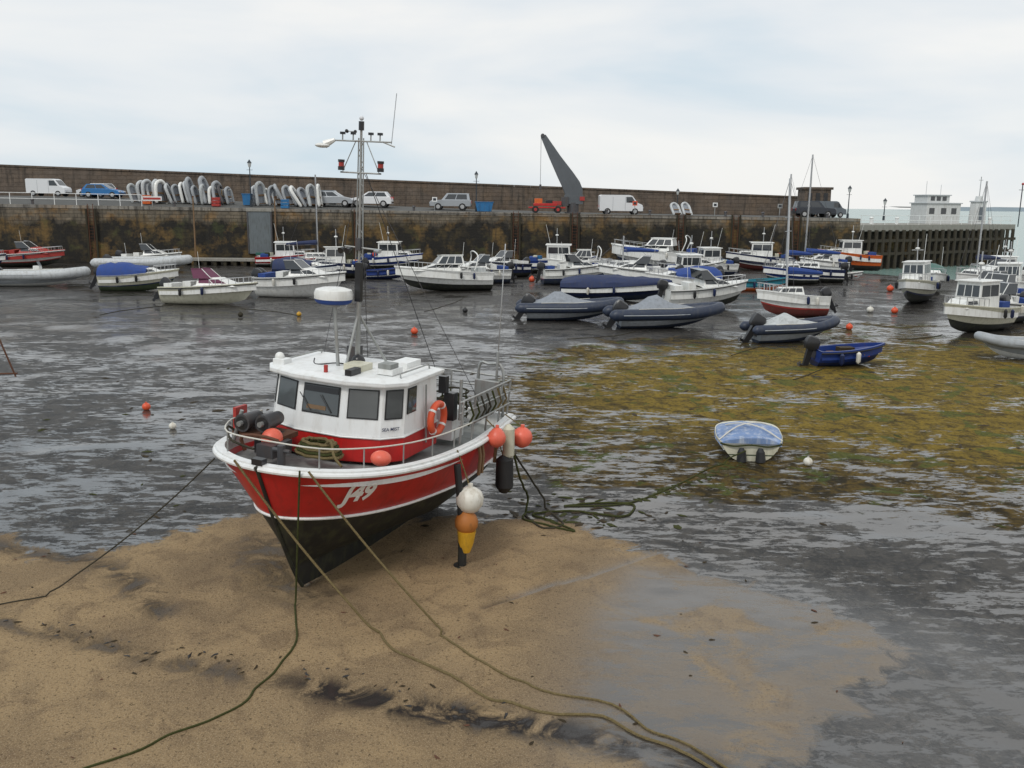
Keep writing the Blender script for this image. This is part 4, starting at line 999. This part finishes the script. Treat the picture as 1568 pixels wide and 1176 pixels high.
b.tube([(p[0]+(.012 if p[0]>3+dx else 0),(p[1]-YO)*1.006+YO,p[2]) for p in r1],.018,'white_paint',n=6,closed=True)
for k in(.25,.7):
    q0=Vector(r1[4]).lerp(Vector(r1[3]),k)*.55+Vector(r2[4]).lerp(Vector(r2[3]),k)*.45; b.cyl((q0.x+.04,q0.y,q0.z-.03),(q0.x+.01,q0.y-.22,q0.z+.24),.009,'black_plastic',n=4)
b.cyl((3.1+dx,1.33+YO,2.1),(3.1+dx,1.30+YO,3.1),.018,'galv',n=6)
b.obj('trim',e)
b=MB()
rr=[(2.45,-1.26),(3.80,-1.28),(4.12,-1.05),(4.32,-.45),(4.32,.45),(4.12,1.05),(3.80,1.28),(2.45,1.26)]; rr=[(x+dx,y*wy_+YO) for x,y in rr]
b.prism([(x,y,zt_+.003) for x,y in rr],[(x,y,zt_+.07) for x,y in rr],'white_paint')
b.prism([(x,y,zt_+.071) for x,y in rr],[(3.2+dx+(x-3.2-dx)*.82,(y-YO)*.8+YO,zt_+.115) for x,y in rr],'white_paint')
b.obj('roof',e,smooth=False,bevel=.025)
O=(dx,YO+.05,0)
b=MB(); zR=zt_+.115
b.box((3.85,-1.1,zR+.02),(.22,.22,.12),'white_paint'); b.ball((3.85,-1.15,zR+.1),.08,'white_gel')
b.box((3.55,.80,zR+.06),(.34,.3,.10),'white_paint'); b.box((3.6,.80,zR+.15),(.26,.24,.08),'deck_grey'); b.box((3.55,.2,zR+.05),(.35,.35,.12),'cream_gel'); b.box((2.8,.7,zR+.05),(.5,.3,.1),'white_paint')
for sy in(-1,1): b.tube([(2.7,sy*1.1,zR-.03),(2.7,sy*1.08,zR+.06),(3.7,sy*1.08,zR+.06),(3.7,sy*1.1,zR-.03)],.015,'galv',n=6)
b.box((3.95,.35,zR+.05),(.3,.12,.1),'black_plastic'); b.tube([(4.05,-.1,zR),(4.05,-.1,zR+.12)],.035,'red_dull',n=8)
b.tube(smooth_path([(3.3,-.1,zR),(3.45,-.3,zR+.03),(3.6,-.6,zR),(3.2,-.9,zR)],5),.012,'black_rubber',n=5)
b.ball((3.3,.05,zR+.08),.12,'black_plastic',n=10); b.box((3.1,-.15,zR+.15),(.2,.2,.3),'steel_dark')
b.obj('roof_fittings',e,bevel=.01,loc=O)
# mast
b=MB(); mx0=3.25
b.cyl((mx0,0,zR-.05),(mx0,0,4.85),.045,'galv',.04); b.cyl((mx0,0,4.85),(mx0,0,7.2),.024,'galv',.02)
for sx,sy in((-.5,-.32),(-.5,.32),(.4,.0)): b.cyl((mx0+sx,sy,zR-.05),(mx0,0,4.2),.022,'galv')
b.box((mx0,0,4.72),(.08,.11,.65),'black_plastic'); b.box((mx0+.02,.0,5.35),(.08,.09,.2),'steel_dark')
for k in range(10):
    z1=5.15+k*.185; s=1 if k%2 else -1
    b.cyl((mx0,-.055*s,z1),(mx0,.055*s,z1+.185),.008,'galv',n=4)
b.cyl((mx0,-.065,5.1),(mx0,-.045,7.05),.012,'galv',n=5); b.cyl((mx0,.065,5.1),(mx0,.045,7.05),.012,'galv',n=5)
b.cyl((mx0,-.52,7.0),(mx0,.56,7.0),.015,'galv',n=6); b.cyl((mx0,-.38,6.5),(mx0,.38,6.5),.015,'galv',n=6); b.cyl((mx0,-.28,5.3),(mx0,.42,5.28),.015,'galv',n=6)
b.cyl((mx0,-.34,6.52),(mx0,-.1,7.0),.009,'galv',n=4); b.cyl((mx0,.34,6.52),(mx0,.1,7.0),.009,'galv',n=4)
for y in(-.35,-.15,.18,.35): b.cyl((mx0,y,7.0),(mx0,y,7.12),.012,'galv',n=5); b.box((mx0,y,7.12),(.04,.08,.04),'black_plastic')
for k in range(3): 
    a=k*2.09; b.cyl((mx0,-.22,7.15),(mx0+.09*math.cos(a),-.22+.09*math.sin(a),7.15),.006,'galv',n=4); b.ball((mx0+.09*math.cos(a),-.22+.09*math.sin(a),7.15),.028,'black_plastic',n=6)
for sy,c in((-.37,'red_dull'),(.37,'red_dull')):
    b.tube([(mx0,sy,6.53),(mx0,sy,6.59)],.055,'black_plastic',n=10); b.tube([(mx0,sy,6.59),(mx0,sy,6.66)],.045,c,n=10); b.tube([(mx0,sy,6.66),(mx0,sy,6.70)],.055,'black_plastic',n=10)
b.tube([(mx0,0,7.17),(mx0,0,7.31)],.045,'black_plastic',n=10); b.ball((mx0,0,7.36),.04,'headlamp',n=8)
b.tube([(mx0+.05,-.66,6.93),(mx0,-.5,7.01)],.05,'white_gel',n=8,rads=[.07,.03]); b.ball((mx0+.06,-.7,6.91),.09,'white_gel',sc=(1,1.5,.45))
b.cyl((mx0,.56,6.97),(mx0-.02,.62,7.75),.007,'alu',n=5); b.cyl((mx0,.40,7.0),(mx0,.62,6.93),.012,'galv',n=5)
for y in(-.28,-.16): b.tube([(mx0+.02,y,5.26),(mx0+.14,y,5.23)],.05,'black_plastic',n=8,rads=[.035,.055])
b.tube([(mx0,.3,5.26),(mx0+.05,.42,5.26)],.035,'alu',n=6)
for p in((.25-dx,1.3,2.1),(.25-dx,-1.3,2.1)): b.cyl((mx0,0,6.6),p,.006,'steel_dark',n=4)
b.cyl((mx0,-.1,6.2),(2.6,-1.1,zR),.006,'steel_dark',n=4); b.cyl((mx0,.1,6.5),(2.6,1.15,zR),.007,'black_rubber',n=4)
b.obj('mast',e,loc=O)
b=MB(); rx_,ry_=3.45,-.36
b.cyl((3.5,-.22,zR-.05),(3.45,-.34,4.32),.03,'galv'); b.box((rx_,ry_,4.33),(.3,.3,.03),'galv')
b.tube([(rx_,ry_,4.35),(rx_,ry_,4.38),(rx_,ry_,4.43)],.3,'canvas_blue',n=28,rads=[.26,.30,.315])
b.tube([(rx_,ry_,4.43),(rx_,ry_,4.52),(rx_,ry_,4.58),(rx_,ry_,4.61)],.3,'white_gel',n=28,rads=[.32,.325,.30,.2])
b.obj('radar_scanner',e,loc=O)
b=MB()
for y,zz,xx in((-1.14,2.56,4.95),(-.80,2.58,4.88)):
    b.tube([(xx+.16,y+.03,zz),(xx+.15,y+.03,zz),(xx-.35,y-.05,zz-.02)],.15,'steel_dark',n=18,rads=[.145,.145,.11]); b.tube([(xx+.165,y+.03,zz),(xx+.17,y+.03,zz)],.11,'black_plastic',n=18); b.tube([(xx+.17,y+.03,zz),(xx+.24,y+.03,zz)],.045,'galv',n=8)
b.box((4.8,-.9,2.36),(.5,.9,.08),'rust'); b.box((4.7,-1.47,2.50),(.28,.06,.40),'red_dull'); b.box((4.75,-1.05,2.2),(.12,.12,.4),'steel_dark'); b.box((4.75,-.65,2.2),(.12,.12,.4),'steel_dark')
b.cyl((5.1,-1.3,2.2),(5.05,-1.15,2.75),.03,'galv'); b.tube(smooth_path([(5.3,-.9,2.2),(5.35,-.9,2.45),(5.3,-.3,2.45),(5.25,-.3,2.2)],3),.03,'rust',n=6)
b.box((5.1,-.5,2.25),(.5,.3,.2),'steel_dark'); b.cyl((5.6,0,2.1),(5.6,0,2.5),.06,'steel_dark'); b.cyl((5.6,-.15,2.42),(5.6,.15,2.42),.03,'steel_dark')
b.tube(smooth_path([(5.0,-1.2,2.3),(5.2,-1.3,2.5),(5.5,-1.0,2.4),(5.6,-.5,2.36)],4),.02,'rope_dark',n=5)
b.box((6.12,0,2.39),(.12,.18,.09),'black_plastic')
b.obj('pot_hauler',e,bevel=.01,loc=(-.42,0,0))
b=MB()
for k in range(5):
    rr_=.40-.03*k; b.tube([(4.75+rr_*.55*math.cos(t*math.pi/12)+.02*math.sin(3*t),.1+rr_*math.sin(t*math.pi/12),2.18+.045*k+.01*math.sin(t*2.1)) for t in range(24)],.028,'rope_green' if k%2 else 'rope_tan',n=6,closed=True)
b.tube(smooth_path([(4.75,.1,2.2),(4.9,.4,2.45),(5.1,.6,2.3),(5.2,.8,2.2)],5),.022,'rope_tan',n=6)
b.obj('rope_coil',e,loc=(-.4,0,0))
b=MB(); b.ball((4.6,-.60,2.36),.17,'buoy_coral',n=20); b.ball((4.25,1.15,2.24),.15,'buoy_coral',n=20,sc=(1,1.1,.8)); b.obj('deck_buoys',e)
b=MB(); pts=[]
for s in(.42,.55,.68,.80,.90,.965):
    p=P(s,1,1); q=(p.x-.08,p.y*.93,p.z+.34); pts.append(q); b.cyl((p.x-.08,p.y*.93,p.z),q,.013,'galv',n=6)
b.tube(smooth_path(pts+[(L-.2,0,2.66)],4),.012,'rope_white',n=6)
pts=[]
for s in(.70,.85,.965):
    p=P(s,1,-1); q=(p.x-.08,p.y*.93,p.z+.34); pts.append(q); b.cyl((p.x-.08,p.y*.93,p.z),q,.013,'galv',n=6)
b.tube(smooth_path(pts+[(L-.2,0,2.66)],4),.012,'rope_white',n=6)
b.obj('guard_rail',e)
b=MB(); ZO=.22
for side in(1,-1):
    for h in(.28,.52,.74):
        b.tube([(2.2,side*1.50,1.86+h*.9)]+[(x,side*1.57,1.82+h) for x in(1.7,1.1,.5,.08)],.02,'galv',n=6)
    for x in(2.2,1.7,1.1,.5,.08): b.cyl((x,side*1.52,1.78),(x,side*1.57,2.56),.022,'galv',n=6)
for h in(.3,.55,.78): b.cyl((.08,-1.5,1.82+h),(.08,1.5,1.82+h),.02,'galv',n=6)
for y in(-1.0,-.4,.3,.9): b.cyl((.08,y,1.8),(.08,y,2.6),.022,'galv',n=6)
b.box((1.2,1.51,2.2),(.9,.03,.35),'deck_grey'); b.box((.35,1.2,2.3),(.1,.5,.5),'galv'); b.tube(smooth_path([(.1,.9,1.8),(.1,.9,2.75),(.1,1.1,2.82),(.1,1.4,2.75),(.1,1.45,1.8)],4),.03,'galv',n=8)
b.box((1.5,.9,1.95),(.5,.5,.55),'white_paint'); b.box((.9,-.2,1.9),(.8,1.2,.45),'deck_grey'); b.box((1.85,1.15,2.35),(.16,.2,.5),'black_plastic'); b.box((1.95,1.05,2.75),(.14,.14,.3),'black_plastic')
b.cyl((1.8,1.32,2.1),(1.8,1.32,2.85),.03,'galv')
b.cyl((.15,1.30,2.6),(.15,1.34,5.15),.012,'alu',n=6); b.tube([(.15,1.30,2.4),(.15,1.3,3.1)],.028,'galv',n=6)
b.obj('stern_rails',e,bevel=.006,loc=(0,0,ZO))
b=MB()
for k in range(7): b.tube([(1.9-k*.25,1.53,2.05),(1.85-k*.25,1.61,2.25),(1.9-k*.25,1.54,2.5)],.02,random.choice(['rope_green','rope_dark','rope_tan']),n=5)
for (x,y) in((1.0,.5),(.6,-.6),(1.5,-.5),(.55,.6)):
    for zz in(1.8,1.95,2.1,2.25): b.tube([(x+.28*math.cos(t*.524),y+.28*math.sin(t*.524),zz+.05) for t in range(12)],.02,'rope_dark',n=5,closed=True)
    for t in range(8): b.cyl((x+.28*math.cos(t*.785),y+.28*math.sin(t*.785),1.8),(x+.24*math.cos(t*.785),y+.24*math.sin(t*.785),2.32),.012,'rope_green',n=4)
b.obj('lobster_pots',e,loc=(0,0,ZO))
b=MB(); c=Vector((2.50,1.22,2.50)); ring=[c+Vector((.25*math.cos(t*math.pi/14),.0,.25*math.sin(t*math.pi/14))) for t in range(28)]
b.tube(ring,.06,'buoy_orange',n=12,closed=True)
for t in(3,10,17,24): a=t*math.pi/14; b.tube([c+Vector((.25*math.cos(a-.08),0,.25*math.sin(a-.08))),c+Vector((.25*math.cos(a+.08),0,.25*math.sin(a+.08)))],.065,'white_gel',n=12)
b.obj('lifebuoy',e)
b=MB()
def pear(c,r,m,st=1.15):
    b.tube([(c[0],c[1],c[2]+r*st*1.25),(c[0],c[1],c[2]+r*st*1.0),(c[0],c[1],c[2]+r*.9*st),(c[0],c[1],c[2]+r*.6),(c[0],c[1],c[2]+r*.2),(c[0],c[1],c[2]-r*.3),(c[0],c[1],c[2]-r*.75),(c[0],c[1],c[2]-r*.97),(c[0],c[1],c[2]-r*1.02)],r,m,n=20,rads=[r*.18,r*.2,r*.45,r*.82,r*.99,r*.95,r*.66,r*.25,.01])
pear((2.85,2.05,1.30),.235,'buoy_white',.95); b.cyl((2.85,2.03,1.55),(2.8,1.76,2.1),.014,'rope_tan',n=5)
pear((2.9,2.03,.90),.20,'buoy_ochre',1.2)
b.tube([(2.92,2.05,.78),(2.92,2.05,.56),(2.92,2.05,.40)],.15,'yellow',n=12,rads=[.16,.13,.08])
b.tube([(2.95,1.84,1.9),(2.95,1.96,1.0),(2.95,2.0,.2)],.06,'black_rubber',n=10); b.tube([(2.95,2.0,.50),(2.95,2.01,.04)],.075,'antifoul_black',n=10); b.tube([(2.95,2.01,.16),(2.95,2.01,.08)],.15,'antifoul_black',n=12)
pear((1.4,1.88,1.98),.17,'buoy_coral'); b.cyl((1.4,1.85,2.15),(1.4,1.66,2.3),.012,'rope_tan',n=5)
pear((.5,2.03,1.80),.20,'buoy_coral',1.0); b.cyl((.5,2.0,2.02),(.5,1.65,2.2),.012,'rope_tan',n=5)
b.tube([(.95,1.91,2.14),(.95,1.93,2.06),(.95,1.95,1.56),(.95,1.94,1.46)],.1,'cream_gel',n=14,rads=[.04,.11,.11,.04])
b.tube([(1.0,1.88,1.56),(1.0,1.90,1.48),(1.0,1.92,.96),(1.0,1.91,.84)],.16,'black_rubber',n=14,rads=[.06,.16,.17,.08]); b.cyl((1.0,1.88,1.5),(1.0,1.64,2.1),.012,'rope_tan',n=5)
for s_ in(.34,.37,.2): 
    p=P(s_,.9,1); b.tube([(p.x,p.y+.03,p.z+.1),(p.x,p.y+.07,p.z-.1),(p.x,p.y+.05,p.z-.45)],.035,'wood',n=6)
b.obj('fenders_and_leg',e)
bpy.context.view_layer.update()
MW=e.matrix_world
def wp(x,y,z): return tuple(MW@Vector((x,y,z)))
def rim(s,side,dz=.05,out_=.07):
    p=P(s,1,side); return wp(p.x+out_,p.y+side*out_*.6,p.z+dz)
gz=.06
def sag(a,b,d,k=6):
    a=Vector(a);b=Vector(b); return [tuple(a.lerp(b,i/k)-Vector((0,0,d*4*(i/k)*(1-i/k)))) for i in range(k+1)]
r1s,r1e=rim(.995,-1),(-1.95,11.55,.15)
chain(sag(r1s,r1e,.08)+[(-1.5,11.1,gz),(-.3,9.95,gz),(.9,9.5,gz),(1.9,8.9,gz),(3.0,7.6,gz)],'rope_tan',.018,wig=.15)
chain(sag(rim(.975,1),(-.95,11.5,.15),.08)+[(-.6,11.1,gz),(.2,10.25,gz),(1.3,9.6,gz),(2.1,8.9,gz),(2.9,7.7,gz)],'rope_tan',.016,wig=.2)
chain(sag(rim(.982,1),(-3.2,12.35,.15),.0,3)+[(-3.15,12.1,gz),(-3.0,11.4,gz),(-3.02,10.4,gz),(-3.25,9.65,gz),(-3.7,9.15,gz),(-4.3,8.55,gz),(-5,8,gz)],'rope_green',.015,wig=.15)
chain(sag(rim(.88,-1,-.25),(-7.0,12.6,.15),.12)+[(-7.6,12.3,gz),(-9,11.7,gz)],'rope_dark',.012)
chain([wp(.6,1.75,2.0),wp(.4,1.98,1.0),(.35,16.9,.25),(.25,16.4,gz),(.7,16.05,gz),(1.2,15.7,gz),(.8,16.3,gz+.03),(.45,16.7,gz),(1.3,16.9,gz),(2.2,16.6,gz),(2.5,17.3,gz),(1.8,17.4,gz),(1.1,17.2,gz)],'rope_green',.022,jit=.012)
chain([wp(.5,1.85,1.5),(.6,17.1,.3),(.8,16.8,gz),(1.0,16.1,gz),(.6,15.9,gz),(.3,16.6,gz+.02)],'rope_dark',.02,jit=.01)
chain([(1.1,17.2,gz),(2.4,17.4,gz),(3.6,18.6,gz),(4.8,20.1,gz),(5.6,20.45,.3)],'rope_green',.016)
b=MB()
def scrap(X,Y,s,m):
    a=random.uniform(0,3.14); c,s2=math.cos(a),math.sin(a); n=7; vs=[]
    for i in range(n):
        t=2*math.pi*i/n; rr=s*random.uniform(.4,1.4); x=rr*math.cos(t)*1.9;y=rr*math.sin(t)*.7
        xx,yy=X+x*c-y*s2,Y+x*s2+y*c
        vs.append((xx,yy,gh(xx,yy)+.003+random.uniform(0,.006)))
    vs.append((X,Y,gh(X,Y)+.012+s*.25)); b.add(vs,[(i,(i+1)%n,n) for i in range(n)],m)
for k in range(70): scrap(random.uniform(-9,5),random.uniform(7.5,16),random.uniform(.010,.034),random.choice(['weed_clump','rust']))
for k in range(60):
    t=random.random()*.75; scrap(-7.6+10*t+random.gauss(0,.25),11.9-2.9*t+random.gauss(0,.12),random.uniform(.012,.035),random.choice(['weed_clump','black_rubber']))
for k in range(160): scrap(random.uniform(-14,14),random.uniform(16,32),random.uniform(.03,.11),random.choice(['weed_clump','weed_clump','rope_green']))
for k in range(70): scrap(random.gauss(1.2,.9),random.gauss(16.8,.5),random.uniform(.03,.09),random.choice(['weed_clump','rope_green']))
for k in range(60):
    t=random.random(); scrap(2.4+3.2*t+random.gauss(0,.1),17.4+3*t+random.gauss(0,.1),random.uniform(.03,.08),'rope_green')
b.obj('seaweed_scraps')
e=empty('mooring_pole_stay',(-14.75,25.5,0)); b=MB(); b.cyl((0.2,0,.9),(-.6,.0,3.3),.025,'rust'); b.cyl((-1.4,0,.95),(.25,0,1.0),.025,'rust'); b.cyl((-.9,.0,-.1),(-.9,.0,1.0),.035,'rust'); b.obj('poles',e)
# painted dark shade and extra wet film on the mud under each grounded boat
shade_pool=np.zeros_like(px)
for (X,Y,hd,Lb) in SHADE_POOLS:
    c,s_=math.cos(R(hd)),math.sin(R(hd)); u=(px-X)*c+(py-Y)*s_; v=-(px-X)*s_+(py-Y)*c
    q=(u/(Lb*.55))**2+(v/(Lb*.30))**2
    shade_pool=np.maximum(shade_pool,np.exp(-q*q*.8))
attr('shade_pool',shade_pool)
